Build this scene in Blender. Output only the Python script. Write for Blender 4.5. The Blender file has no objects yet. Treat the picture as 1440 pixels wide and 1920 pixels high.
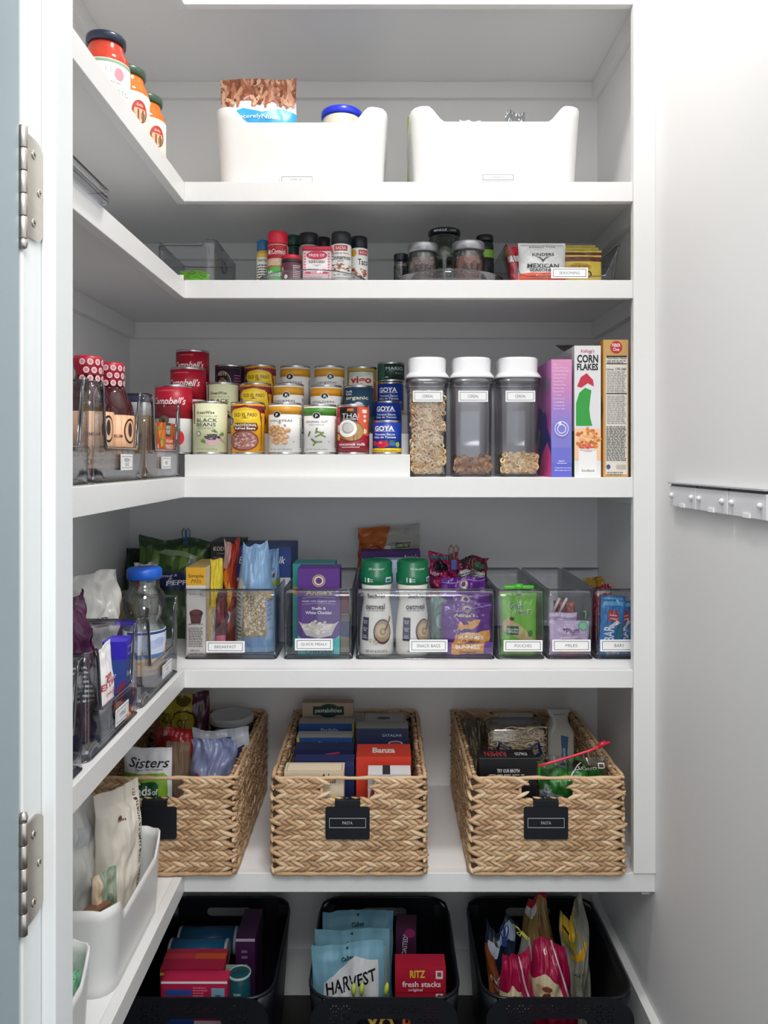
import bpy, bmesh, math, random
from mathutils import Vector, Matrix, noise
C = bpy.context.scene
col = C.collection
rnd = random.Random(7)
PI = math.pi
H, F = 1.46, 1442.0            # camera height (m) and focal length in pixels of a 1440 px wide frame

# ---------------------------------------------------------------- camera, world, lights, exposure
cam = bpy.data.cameras.new('camera')
cam.sensor_fit = 'HORIZONTAL'; cam.sensor_width = 36.0
cam.lens = 36.0 * F / 1440.0
cam.shift_y = -(960 - 862) / 1440.0
cam.clip_start = 0.02
co = bpy.data.objects.new('camera', cam); col.objects.link(co)
co.location = (0, 0, H); co.rotation_euler = (PI / 2, 0, 0)
C.camera = co
w = bpy.data.worlds.new('world'); C.world = w; w.use_nodes = True
w.node_tree.nodes['Background'].inputs[0].default_value = (0.90, 0.95, 1.0, 1)
w.node_tree.nodes['Background'].inputs[1].default_value = 1.0
C.view_settings.view_transform = 'Standard'; C.view_settings.look = 'None'
C.view_settings.gamma = 1.0; C.view_settings.use_curve_mapping = False
C.view_settings.exposure = 0.42
def area(name, loc, rot, size, power, colr=(1, 1, 1), shape='DISK'):
    l = bpy.data.lights.new(name, 'AREA'); l.shape = shape; l.size = size; l.energy = power; l.color = colr
    o = bpy.data.objects.new(name, l); col.objects.link(o); o.location = loc; o.rotation_euler = rot
    return o
area('pantry_ceiling_lamp', (0.10, 1.14, 2.96), (0, 0, 0), 0.22, 9.5, (1.0, 0.975, 0.94))
area('hallway_ceiling_lamp', (0.10, -0.15, 2.45), (math.radians(35), 0, 0), 0.7, 17, (1.0, 0.985, 0.97))

# ---------------------------------------------------------------- materials
def lin(c): return c / 12.92 if c <= 0.04045 else ((c + 0.055) / 1.055) ** 2.4
def rgb(h):
    h = h.lstrip('#')
    return tuple(lin(int(h[i:i + 2], 16) / 255) for i in (0, 2, 4)) + (1,)
MC = {}
def M(h, rough=.5, metal=0, sss=0):
    if not isinstance(h, str): return h
    k = (h, rough, metal)
    if k not in MC:
        m = bpy.data.materials.new('print_' + h); m.use_nodes = True
        b = m.node_tree.nodes['Principled BSDF']
        b.inputs['Base Color'].default_value = rgb(h); b.inputs['Roughness'].default_value = rough
        b.inputs['Metallic'].default_value = metal
        MC[k] = m
    return MC[k]
def noisy(name, h, h2, scale=8, rough=.5, bump=0, bs=60, stretch=(1, 1, 1), metal=0):
    m = bpy.data.materials.new(name); m.use_nodes = True
    nt = m.node_tree; b = nt.nodes['Principled BSDF']
    tc = nt.nodes.new('ShaderNodeTexCoord'); mp = nt.nodes.new('ShaderNodeMapping'); mp.inputs['Scale'].default_value = stretch
    n = nt.nodes.new('ShaderNodeTexNoise'); n.inputs['Scale'].default_value = scale; n.inputs['Detail'].default_value = 4
    mx = nt.nodes.new('ShaderNodeMix'); mx.data_type = 'RGBA'
    mx.inputs[6].default_value = rgb(h); mx.inputs[7].default_value = rgb(h2)
    nt.links.new(tc.outputs['Object'], mp.inputs[0]); nt.links.new(mp.outputs[0], n.inputs['Vector'])
    nt.links.new(n.outputs['Fac'], mx.inputs[0]); nt.links.new(mx.outputs[2], b.inputs['Base Color'])
    b.inputs['Roughness'].default_value = rough; b.inputs['Metallic'].default_value = metal
    if bump:
        n2 = nt.nodes.new('ShaderNodeTexNoise'); n2.inputs['Scale'].default_value = bs; n2.inputs['Detail'].default_value = 3
        bp = nt.nodes.new('ShaderNodeBump'); bp.inputs['Strength'].default_value = bump; bp.inputs['Distance'].default_value = .002
        nt.links.new(mp.outputs[0], n2.inputs['Vector'])
        nt.links.new(n2.outputs['Fac'], bp.inputs['Height']); nt.links.new(bp.outputs[0], b.inputs['Normal'])
    return m
def clear(name, tint, gloss=.08, edge=None, rough=.03):
    m = bpy.data.materials.new(name); m.use_nodes = True
    nt = m.node_tree; nt.nodes.remove(nt.nodes['Principled BSDF'])
    out = nt.nodes['Material Output']
    lw = nt.nodes.new('ShaderNodeLayerWeight'); lw.inputs[0].default_value = .28
    tr = nt.nodes.new('ShaderNodeBsdfTransparent'); gl = nt.nodes.new('ShaderNodeBsdfGlossy'); gl.inputs['Roughness'].default_value = rough
    mx = nt.nodes.new('ShaderNodeMix'); mx.data_type = 'RGBA'; mx.inputs[6].default_value = rgb(tint); mx.inputs[7].default_value = rgb(edge or tint)
    nt.links.new(lw.outputs['Facing'], mx.inputs[0]); nt.links.new(mx.outputs[2], tr.inputs[0])
    sh = nt.nodes.new('ShaderNodeMixShader')
    ma = nt.nodes.new('ShaderNodeMath'); ma.operation = 'MULTIPLY_ADD'; ma.inputs[1].default_value = .55; ma.inputs[2].default_value = gloss
    nt.links.new(lw.outputs['Fresnel'], ma.inputs[0]); nt.links.new(ma.outputs[0], sh.inputs[0])
    nt.links.new(tr.outputs[0], sh.inputs[1]); nt.links.new(gl.outputs[0], sh.inputs[2]); nt.links.new(sh.outputs[0], out.inputs[0])
    return m
PAINT = noisy('white_wall_paint', '#e9e9e9', '#ececec', 3, .62, .06, 220)
TRIM = noisy('white_gloss_paint', '#e2e2e1', '#e6e6e5', 5, .38, .10, 90, (1, 1, 1))
JAMB = noisy('white_jamb_paint', '#d3d5d4', '#d8dad9', 4, .4)
DOORM = noisy('grey_blue_door_paint', '#8b989c', '#909ea1', 2, .4)
FLOORM = noisy('dark_floor', '#14110f', '#1e1a17', 6, .45, .1, 30, (1, 8, 1))
WPL = noisy('white_plastic', '#dfdfdd', '#e2e2e0', 4, .32)
BPL = noisy('black_plastic', '#0c0f17', '#10131b', 6, .42)
STEEL = M('#b9b4ac', .28, 1); TIN = M('#c9cacb', .25, 1)
NICKEL = noisy('brushed_nickel', '#b5aea6', '#c6bfb6', 30, .34, 0, 60, (1, 1, 6), 1)
CLR = clear('clear_acrylic', '#fdfdfe', .03, '#dde1e8')
CLRE = clear('clear_acrylic_edge', '#7d8596', .12, '#23293a')  # dark navy tint stands in for refraction along clear plastic edges
SMOKE = clear('smoky_clear_plastic', '#fdfdff', .05, '#d6d8e0', .14)
GLASS = clear('jar_glass', '#f6f8f7', .05, '#c4cbc9')
FILM = clear('clear_film', '#eef0f2', .10, '#b8bcc4', .12)
HY = [noisy('water_hyacinth_%s' % i, a, b, 25, .6, .5, 260, (1, 1, 1)) for i, (a, b) in enumerate([('#dbbd98', '#b89570'), ('#ccaa84', '#a8835e'), ('#e6cdac', '#c7a680'), ('#bb9873', '#94714f')])]
CREVICE_SHADE = M('#4a3524', .9)  # dark backing colour stands in for shade in the crevices between strands
def vs(items, a, c=1.0):
    o = []
    for it in items:
        if it[0] == 'p': o.append(('p', [(x, a + (c - a) * y) for x, y in it[1]], it[2]))
        elif it[0] in 'qL': o.append((it[0], vs(it[1], a, c)))
        else: o.append(it[:3] + (a + (c - a) * it[3], it[4], (c - a) * it[5]) + it[6:])
    return o

# ---------------------------------------------------------------- mesh builder
class B:
    def __init__(s): s.v = []; s.f = []; s.m = []; s.s = []; s.mats = []
    def mi(s, mat):
        mat = M(mat)
        if mat not in s.mats: s.mats.append(mat)
        return s.mats.index(mat)
    def add(s, vs, fs, mat, smooth=False, X=None):
        o = len(s.v); k = s.mi(mat)
        s.v += [tuple(X @ Vector(v)) if X else tuple(v) for v in vs]
        for f in fs: s.f.append([i + o for i in f]); s.m.append(k); s.s.append(smooth)
    def box(s, x0, x1, y0, y1, z0, z1, mat, X=None):
        vs = [(x, y, z) for z in (z0, z1) for y in (y0, y1) for x in (x0, x1)]
        s.add(vs, [(0, 2, 3, 1), (4, 5, 7, 6), (0, 1, 5, 4), (2, 6, 7, 3), (0, 4, 6, 2), (1, 3, 7, 5)], mat, False, X)
    def loops(s, loops, mat, cap0=True, cap1=True, smooth=True, close=True, X=None):
        n = len(loops[0]); vs = [p for l in loops for p in l]; fs = []
        for i in range(len(loops) - 1):
            for j in range(n if close else n - 1):
                a = i * n + j; b = i * n + (j + 1) % n
                fs.append((a, b, b + n, a + n))
        s.add(vs, fs, mat, smooth, X)
        o = len(s.v) - len(vs); k = s.mi(mat)
        if cap0: s.f.append([o + j for j in range(n)][::-1]); s.m.append(k); s.s.append(False)
        if cap1: s.f.append([o + (len(loops) - 1) * n + j for j in range(n)]); s.m.append(k); s.s.append(False)
    def lathe(s, prof, mat, n=36, c=(0, 0, 0), sx=1, sy=1, X=None, smooth=True):
        L = [[(c[0] + r * sx * math.cos(2 * PI * j / n), c[1] + r * sy * math.sin(2 * PI * j / n), c[2] + z) for j in range(n)] for r, z in prof]
        s.loops(L, mat, prof[0][0] > 0, prof[-1][0] > 0, smooth, True, X)
    def tube(s, pts, r, mat, n=8, closed=False, flat=1):
        P = [Vector(p) for p in pts]; L = []; k = len(P)
        up = Vector((0, 0, 1))
        for i, p in enumerate(P):
            a = P[(i - 1) % k] if (closed or i > 0) else p
            b = P[(i + 1) % k] if (closed or i < k - 1) else p
            t = (b - a).normalized() if (b - a).length > 1e-9 else Vector((1, 0, 0))
            if abs(t.dot(up)) > .97: up = Vector((1, 0, 0)) if abs(t.x) < .9 else Vector((0, 1, 0))
            sd = t.cross(up).normalized(); u2 = sd.cross(t).normalized(); up = u2
            rr = r[i] if isinstance(r, (list, tuple)) else r
            L.append([tuple(p + sd * (rr * math.cos(2 * PI * j / n)) + u2 * (rr * flat * math.sin(2 * PI * j / n))) for j in range(n)])
        if closed: L.append(L[0])
        s.loops(L, mat, not closed, not closed)
    def leaf(s, c, d, nrm, L, W, T, mat, n=6):
        c = Vector(c); d = Vector(d).normalized(); nrm = Vector(nrm); sd = d.cross(nrm).normalized()
        lp = []
        for t, r in ((-.5, .12), (-.33, .72), (-.08, 1), (.2, .95), (.4, .6), (.5, .12)):
            p = c + d * (L * t) + nrm * (T * .5 * (1 - 3.0 * abs(t) ** 2) - T * .5)
            lp.append([tuple(p + sd * (W / 2 * r * math.cos(2 * PI * j / n)) + nrm * (T * r * math.sin(2 * PI * j / n))) for j in range(n)])
        s.loops(lp, mat)
    def rod(s, a, b, r, mat, n=12, r2=None):
        s.tube([a, b], [r, r2 if r2 else r], mat, n)
def mesh_of(b, name):
    me = bpy.data.meshes.new(name); me.from_pydata(b.v, [], b.f)
    for m in b.mats: me.materials.append(m)
    me.polygons.foreach_set('material_index', b.m); me.polygons.foreach_set('use_smooth', b.s)
    me.update()
    return me
def obj(name, b, parent=None, loc=None, label=None, bevel=0, autos=True):
    me = b if isinstance(b, bpy.types.Mesh) else mesh_of(b, name)
    o = bpy.data.objects.new(name, me); col.objects.link(o)
    if parent: o.parent = parent
    if loc: o.location = loc
    if label: o['label'] = label
    if bevel:
        md = o.modifiers.new('bevel', 'BEVEL'); md.width = bevel; md.segments = 2; md.limit_method = 'ANGLE'
    return o
def tag(o, label, cat, group=None, kind=None):
    o['label'] = label; o['category'] = cat
    if group: o['group'] = group
    if kind: o['kind'] = kind
    return o
def T(name, label, cat, loc, rz=0, group=None, rx=0, ry=0):
    o = bpy.data.objects.new(name, None); col.objects.link(o); o.empty_display_size = .02
    o.location = loc; o.rotation_euler = (rx, ry, rz)
    return tag(o, label, cat, group)
def struct(name, b, parent=None, bevel=0):
    o = obj(name, b, parent, bevel=bevel)
    if not parent: o['kind'] = 'structure'
    return o

# ---------------------------------------------------------------- printed artwork (flat coloured shapes laid on a surface)
def r(x0, y0, x1, y1, c): return ('p', [(x0, y0), (x1, y0), (x1, y1), (x0, y1)], c)
def e(cx, cy, rx, ry, c, n=24): return ('p', [(cx + rx * math.cos(2 * PI * i / n), cy + ry * math.sin(2 * PI * i / n)) for i in range(n)], c)
def p(pts, c): return ('p', pts, c)
def t(s, cx, cy, w, h, c, rot=0, sh=0, b=.01): return ('t', s, cx, cy, w, h, c, rot, sh, b)
def fr(x0, y0, x1, y1, a, b, c): return ('q', [r(x0, y0, x1, y0 + b, c), r(x0, y1 - b, x1, y1, c), r(x0, y0 + b, x0 + a, y1 - b, c), r(x1 - a, y0 + b, x1, y1 - b, c)])
def ln(x0, y0, x1, y1, n, c, sd=1, k=.45, ragged=.25):       # lines of fine print
    q = random.Random(sd); dy = (y1 - y0) / n; o = []
    for i in range(n):
        y = y1 - (i + 1) * dy; a = x0
        end = x1 - q.random() * (x1 - x0) * ragged
        while a < end - .01:
            l = (x1 - x0) * (.08 + .16 * q.random()); b_ = min(a + l, end)
            o.append(r(a, y, b_, y + dy * k, c)); a = b_ + (x1 - x0) * .035
    return ('q', o)
def blobs(cx, cy, rx, ry, n, sz, cols, sd=2, asp=.7):          # a printed heap of food: many small ellipses
    q = random.Random(sd); o = []
    for i in range(n):
        a = q.random() * 2 * PI; k = math.sqrt(q.random())
        th = q.random() * PI; X, Y = cx + rx * k * math.cos(a), cy + ry * k * math.sin(a); s = sz * (.7 + .5 * q.random())
        pts = []
        for j in range(9):
            u = s * math.cos(2 * PI * j / 9); v = s * asp * math.sin(2 * PI * j / 9)
            pts.append((X + (u * math.cos(th) - v * math.sin(th)), Y + (u * math.sin(th) + v * math.cos(th)) * (ry / rx if rx else 1)))
        o.append(p(pts, cols[i % len(cols)]))
    return ('L', o)
GC = {}
def glyph(s, sh, b):
    k = (s, sh, b)
    if k not in GC:
        cu = bpy.data.curves.new('x', 'FONT'); cu.body = s; cu.size = 1; cu.offset = b; cu.shear = sh; cu.resolution_u = 2
        cu.align_x = 'CENTER'; cu.space_line = .85
        o = bpy.data.objects.new('x', cu); me = bpy.data.meshes.new_from_object(o)
        vs = [(v.co.x, v.co.y) for v in me.vertices]; fs = [tuple(q.vertices) for q in me.polygons]
        bpy.data.objects.remove(o); bpy.data.curves.remove(cu); bpy.data.meshes.remove(me)
        GC[k] = (vs, fs)
    return GC[k]
def put(bb, vs, fs, c, mp, h, nu, nv, mat_r):
    if nu or nv:
        tb = bmesh.new(); V = [tb.verts.new((a, b_, 0)) for a, b_ in vs]
        for f in fs:
            try: tb.faces.new([V[i] for i in f])
            except Exception: pass
        if not tb.faces: return
        us = [a for a, _ in vs]; ws = [b_ for _, b_ in vs]
        for n, lo, hi, no in ((nu, min(us), max(us), (1, 0, 0)), (nv, min(ws), max(ws), (0, 1, 0))):
            if n:
                for i in range(int(lo * n) , int(hi * n) + 2):
                    c0 = i / n
                    if lo + 1e-5 < c0 < hi - 1e-5:
                        bmesh.ops.bisect_plane(tb, geom=tb.verts[:] + tb.edges[:] + tb.faces[:], plane_co=(c0 * no[0], c0 * no[1], 0), plane_no=no, dist=1e-6)
        tb.verts.index_update()
        vs = [(v.co.x, v.co.y) for v in tb.verts]; fs = [tuple(v.index for v in f.verts) for f in tb.faces]
        tb.free()
    bb.add([mp(a, b_, h) for a, b_ in vs], fs, M(c, mat_r) if isinstance(c, str) else c, bool(nu))
def art(bb, items, mp, nu=0, nv=0, h=.00025, dh=.00007, rough=.5):
    for it in items:
        if it[0] == 'p':
            put(bb, it[1], [tuple(range(len(it[1])))], it[2], mp, h, nu, nv, rough); h += dh
        elif it[0] == 'q':
            for q in it[1]: put(bb, q[1], [tuple(range(len(q[1])))], q[2], mp, h, nu, nv, rough)
            h += dh
        elif it[0] == 'L':
            for q in it[1]: put(bb, q[1], [tuple(range(len(q[1])))], q[2], mp, h, nu, nv, rough); h += min(dh / 6, 2 * dh / len(it[1]))
            h += dh
        else:
            _, s, cx, cy, W, Hh, c, rot, sh, b = it
            vs, fs = glyph(s, sh, b)
            if not vs: continue
            a = math.radians(rot); vs = [(x * math.cos(a) - y * math.sin(a), x * math.sin(a) + y * math.cos(a)) for x, y in vs]
            x0 = min(v[0] for v in vs); x1 = max(v[0] for v in vs); y0 = min(v[1] for v in vs); y1 = max(v[1] for v in vs)
            vs = [(cx + ((x - x0) / (x1 - x0) - .5) * W, cy + ((y - y0) / (y1 - y0) - .5) * Hh) for x, y in vs]
            put(bb, vs, fs, c, mp, h, nu, nv, rough); h += dh

# ---------------------------------------------------------------- placing: image ray at a chosen real distance -> real size
def PX(px, y): return (px - 720) * y / F
def PZ(py, y): return H - (py - 862) * y / F

# ---------------------------------------------------------------- generic builders
def carton(name, label, x0, x1, top, y, z0, d, base, front=(), left=(), right=(), tops=(), lcol=None, topcol=None, group=None, rz=0, rx=0, cat='box', h=None, yb=None):
    X = PX((x0 + x1) / 2, y); w = PX(x1, y) - PX(x0, y)
    if h is None: h = PZ(top, y) - z0
    b = B(); X0, X1, Y0, Y1 = -w / 2, w / 2, 0, d
    b.box(X0, X1, Y0, Y1, 0, h, base)
    if topcol: art(b, [r(0, 0, 1, 1, topcol)], lambda u, v, o: (X0 + u * w, v * d, h + o), h=.0001)
    if lcol: art(b, [r(0, 0, 1, 1, lcol)], lambda u, v, o: (X0 - o, d - u * d, v * h), h=.0001); art(b, [r(0, 0, 1, 1, lcol)], lambda u, v, o: (X1 + o, u * d, v * h), h=.0001)
    art(b, front, lambda u, v, o: (X0 + u * w, -o, v * h))
    art(b, left, lambda u, v, o: (X0 - o, d - u * d, v * h))
    art(b, right, lambda u, v, o: (X1 + o, u * d, v * h))
    art(b, list(tops), lambda u, v, o: (X0 + u * w, v * d, h + o))
    o = obj(name, b); tag(o, label, cat, group); o.location = (X, y, z0); o.rotation_euler = (rx, 0, rz)
    return o
def cyl_map(R, z0, z1, cx=0, cy=0, span=2.4, rot=0):
    def mp(u, v, o):
        a = (u - .5) * span + rot
        return (cx + (R + o) * math.sin(a), cy - (R + o) * math.cos(a), z0 + v * (z1 - z0))
    return mp
def can(label, X, y, z, R, h, lab, items, group=None, top='#c9cacb', name='food_can', rot=0, lid=None):
    o = T(name, label, 'can', (X, y, z), 0, group)
    b = B()
    b.lathe([(0, .0008), (R * .93, .0008), (R * .95, 0), (R, .001), (R, .003), (R * .975, .005), (R * .975, h - .005), (R, h - .003), (R, h - .0008), (R * .97, h), (R * .94, h - .0005), (R * .93, h - .004), (R * .5, h - .0035), (0, h - .0035)], TIN, 40)
    obj('tin', b, o)
    b = B(); z0, z1 = .0052, h - .0052; RR = R * .975 + .0006
    b.lathe([(RR - .0004, z0), (RR, z0), (RR, z1), (RR - .0004, z1)], M(lab, .38), 40)
    for it in items:
        if it[0] == 'band':
            b.lathe([(RR + .0001, z0 + it[1] * (z1 - z0)), (RR + .0002, z0 + it[1] * (z1 - z0)), (RR + .0002, z0 + it[2] * (z1 - z0)), (RR + .0001, z0 + it[2] * (z1 - z0))], M(it[3], .38), 40)
    art(b, [i for i in items if i[0] != 'band'], cyl_map(RR, z0, z1, rot=rot), nu=14, h=.0004, rough=.38)
    obj('paper_label', b, o)
    return o
def rr(w, d, rad, n=4, m=1):
    pts = []
    cs = [(w / 2 - rad, -d / 2 + rad, -PI / 2), (w / 2 - rad, d / 2 - rad, 0), (-w / 2 + rad, d / 2 - rad, PI / 2), (-w / 2 + rad, -d / 2 + rad, PI)]
    arcs = [[(cx + rad * math.cos(a + i * PI / 2 / n), cy + rad * math.sin(a + i * PI / 2 / n)) for i in range(n + 1)] for cx, cy, a in cs]
    for k in range(4):
        pts += arcs[k]
        a = arcs[k][-1]; b_ = arcs[(k + 1) % 4][0]
        for i in range(1, m): pts.append((a[0] + (b_[0] - a[0]) * i / m, a[1] + (b_[1] - a[1]) * i / m))
    return pts
def loft(b, secs, mat, n=5, cap0=True, cap1=True, c=(0, 0)):
    b.loops([[(x + c[0], y + c[1], z) for x, y in rr(w, d, rad, n)] for z, w, d, rad in secs], mat, cap0, cap1)
def tray(b, w, d, h, rad, th, mat, taper=1.0, rimf=None, m=16, K=6, rim=None, rimr=.0016):
    rf = rimf or (lambda x, y: 1.0)
    P0 = rr(1, 1, .5, 4, m)
    def loop(ins, zf, base=0):
        out = []
        wt, dt = w, d
        pts_t = rr(wt - 2 * ins, dt - 2 * ins, max(rad - ins, .002), 4, m)
        for (x, y) in pts_t:
            top = h * rf(x / (w / 2), y / (d / 2))
            z = base + zf * (top - base); k = taper + (1 - taper) * (z / h)
            out.append((x * k, y * k, z))
        return out
    L = [loop(0, k / K) for k in range(K + 1)] + [loop(th, 1 - k / K, th) for k in range(K + 1)]
    b.loops(L, mat)
    if rim is not None: rim.tube([(x, y, z) for x, y, z in loop(th / 2, 1)], rimr, CLRE, 6, closed=True)
def cardart(b, s, w, h, mp, dark=False, h0=.0006):
    fg, bg = ('#c8ccd0', '#0c0f16') if dark else ('#3c4047', '#ececec')
    it = [r(0, 0, 1, 1, bg)] if not dark else []
    k = h / w
    it += [fr(.05 if not dark else 0, .13 if not dark else 0, .95 if not dark else 1, .87 if not dark else 1, .014, .014 / k, fg)]
    if s:
        n = s.count('\n') + 1
        L = max(len(q) for q in s.split('\n'))
        it += [t(s, .5, .5, min(.8, .062 * L), .26 * n, fg, b=-.004)]
    art(b, it, mp, h=h0)
def label_card(parent, s, cx, cz, w, h, y, dark=False):
    b = B(); b.box(cx - w / 2, cx + w / 2, y - .0006, y + .0002, cz - h / 2, cz + h / 2, '#fafafa')
    cardart(b, s, w, h, lambda u, v, o: (cx - w / 2 + u * w, y - o, cz - h / 2 + v * h), h0=.0008)
    return obj('label_card', b, parent)
def pouch(name, label, X, y, z, w, h, d, colr, front=(), rz=0, rx=0, seed=1, wr=.004, cat='bag', group=None, topn=0.0, seal=.06, rough=.33, ry=0, edge=None, bottom=.5, pinch=0, backcol=None, mat=None):
    nu, nv = 36, 44; sd = Vector((seed * 3.7, seed * 1.3, seed * 2.1))
    def S(u, v, o):
        uu = 2 * u - 1; fu = max(0, 1 - abs(uu) ** 2.6) ** .7
        fv = min(1, (1 - v) / .35) ** .7 if v > .65 else min(1, bottom + v * 3)
        if v > 1 - seal: fv = .0
        dp = d / 2 * fu * max(fv, 0) + .0012
        nz = noise.noise(Vector((u * 5, v * 6, 0)) + sd) * wr + noise.noise(Vector((u * 13, v * 11, 3)) + sd) * wr * .45
        wob = noise.noise(Vector((u * 2.2, 7, 0)) + sd) * topn * v
        sx = (1 - .03 * math.sin(v * PI)) * (1 - pinch * max(0, v - .5) * 2)
        bend = noise.noise(Vector((u * 1.7, v * 1.5, 9)) + sd) * wr * 1.6
        return ((u - .5) * w * sx + noise.noise(Vector((0, v * 5, 2)) + sd) * wr * .6, -dp + nz * (.4 + fu) + bend - o, v * h + wob * h)
    def Sb(u, v):
        a = S(u, v, 0); uu = 2 * u - 1; fu = max(0, 1 - abs(uu) ** 2.6) ** .7
        fv = min(1, (1 - v) / .35) ** .7 if v > .65 else min(1, bottom + v * 3)
        if v > 1 - seal: fv = 0
        return (a[0], a[1] + d * fu * max(fv, 0) + .0022, a[2])
    b = B(); vs = [S(i / nu, j / nv, 0) for j in range(nv + 1) for i in range(nu + 1)]; n = nu + 1
    mm = mat or M(colr, rough)
    b.add(vs, [(j * n + i, j * n + i + 1, (j + 1) * n + i + 1, (j + 1) * n + i) for j in range(nv) for i in range(nu)], mm, True)
    vb = [Sb(i / nu, j / nv) for j in range(nv + 1) for i in range(nu + 1)]
    b.add(vb, [(j * n + i, (j + 1) * n + i, (j + 1) * n + i + 1, j * n + i + 1) for j in range(nv) for i in range(nu)], mat or M(backcol or colr, rough), True)
    bd = [i for i in range(n)] + [j * n + nu for j in range(1, nv + 1)] + [nv * n + i for i in range(nu - 1, -1, -1)] + [j * n for j in range(nv - 1, 0, -1)]
    b.loops([[vs[i] for i in bd], [vb[i] for i in bd]], mm, False, False)
    art(b, front, lambda u, v, o: S(min(max(u, .0), 1), min(max(v, 0), 1), o), nu=36, nv=44, h=.0008, dh=.00035, rough=rough)
    o = obj(name, b); tag(o, label, cat, group); o.location = (X, y, z); o.rotation_euler = (rx, ry, rz)
    return o
def pouchpx(name, label, x0, x1, top, y, z, d, colr, front=(), **k):
    return pouch(name, label, PX((x0 + x1) / 2, y), y + d / 2, z, PX(x1, y) - PX(x0, y), PZ(top, y) - z, d, colr, front, **k)
def vessel(name, label, cat, loc, parts, arts=(), group=None, rz=0, rx=0, ry=0, n=36):
    o = T(name, label, cat, loc, rz, group, rx, ry); D = {}
    for pn, prof, mat in parts:
        b = B(); b.lathe(prof, mat, n)
        for an, R, z0, z1, items in arts:
            if an == pn: art(b, items, cyl_map(R, z0, z1), nu=14, h=.0005, rough=.4)
        D[pn] = obj(pn, b, o)
    return o
# ================================================================ SETTING
XR, XL, YB, YF, XS = 0.5848, -0.697, 2.108, 1.66, -0.4317
CEIL = 3.0
C.cycles.transparent_max_bounces = 40
C.cycles.max_bounces = 10; C.cycles.diffuse_bounces = 7
b = B(); b.box(-1.6, 1.6, -2.2, YB + .1, -.06, 0, FLOORM); struct('floor', b)
b = B(); b.box(-1.6, 1.6, .66, YB + .1, CEIL, CEIL + .06, PAINT); struct('ceiling', b)
b = B(); b.box(XL - .08, XR + .08, YB, YB + .08, 0, CEIL, PAINT); struct('wall_back', b)
b = B(); b.box(XL - .08, XL, .66, YB, 0, CEIL, PAINT); struct('wall_left', b)
b = B(); b.box(XR, XR + .08, .66, YB, 0, CEIL, PAINT); struct('wall_right', b)
b = B(); b.box(-1.6, -.33, .665, .762, 0, CEIL, PAINT); b.box(.47, 1.6, .665, .762, 0, CEIL, PAINT); b.box(-.33, .47, .665, .762, 2.10, CEIL, PAINT)
struct('wall_front', b)
# left door jamb with its stop and the inner casing
b = B(); b.box(-.331, -.311, .6615, .770, 0, 2.08, JAMB); struct('trim_1', b, bevel=.0015)
b = B(); b.box(-.311, -.298, .697, .7375, 0, 2.08, JAMB); struct('trim_2', b, bevel=.0015)
b = B(); b.box(.45, .47, .655, .770, 0, 2.08, JAMB); b.box(-.331, .47, .655, .770, 2.08, 2.10, JAMB); struct('trim_3', b, bevel=.0015)
# open door, hinged on the left jamb and swung out towards the hallway
b = B(); b.box(-.352, -.3112, -.08, .6565, .012, 2.07, DOORM); struct('door_1', b, bevel=.0015)
# tall baseboards
b = B(); b.box(XR - .019, XR, .77, YB, 0, H - 1.194, TRIM); struct('baseboard_right', b, bevel=.001)
b = B(); b.box(XL, XR - .019, YB - .012, YB, 0, .12, TRIM); struct('baseboard_back', b, bevel=.001)
b = B(); b.box(XL, XL + .012, .77, YB - .012, 0, .12, TRIM); struct('baseboard_left', b, bevel=.001)
# right-hand face stile, standing on the fifth shelf
b = B(); b.box(.5375, XR, 1.656, 1.676, .5685, 2.60, TRIM); struct('trim_4', b, bevel=.001)

# ---------------------------------------------------------------- shelves
ZS = {0: 2.4915 + .012, 1: 2.0600, 2: 1.8480, 3: 1.4220, 4: 1.0060, 5: .5680}
NAMES = {0: 'uppermost white L-shaped pantry shelf, seen only from below at the photo\'s top edge',
 1: 'white L-shaped pantry shelf under the two white plastic bins', 2: 'white L-shaped pantry shelf holding spices and the seasoning bin',
 3: 'white L-shaped pantry shelf holding food cans and cereal', 4: 'white L-shaped pantry shelf holding the row of clear labelled bins',
 5: 'lowest white L-shaped pantry shelf, holding the woven baskets'}
TH = {0: (.015, 2.443), 1: (.011, 2.0175), 2: (.013, 1.8085), 3: (.02, 1.3785), 4: (.02, .9672), 5: (.02, .5265)}
for k in range(6):
    z = ZS[k]; th, zb = TH[k]
    s = T('shelf', NAMES[k], 'shelf', (0, 0, z), 0, 'pantry shelves')
    b = B(); b.box(XL, XR, YF + .019, YB, -th, -.0002, PAINT); b.box(XL, XS - .019, .765, YF + .019, -th, -.0002, PAINT); obj('board', b, s)
    b = B(); b.box(XS, .5375 if k < 5 else XR, YF, YF + .019, zb - z, 0, TRIM); obj('front_trim', b, s, bevel=.0012)
    b = B(); b.box(XS - .019, XS, .772, YF + .019, zb - z, 0, TRIM); obj('side_trim', b, s, bevel=.0012)
    c0 = -th - .044; c1 = -th - .0002
    b = B(); b.box(XL + .019, XR - .019, YB - .019, YB, c0, c1, TRIM); obj('cleat', b, s, bevel=.001)
    b = B(); b.box(XL, XL + .019, .77, YB, c0, c1, TRIM); obj('cleat', b, s, bevel=.001)
    b = B(); b.box(XR - .019, XR, YF + .03, YB, c0, c1, TRIM); obj('cleat', b, s, bevel=.001)

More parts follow.
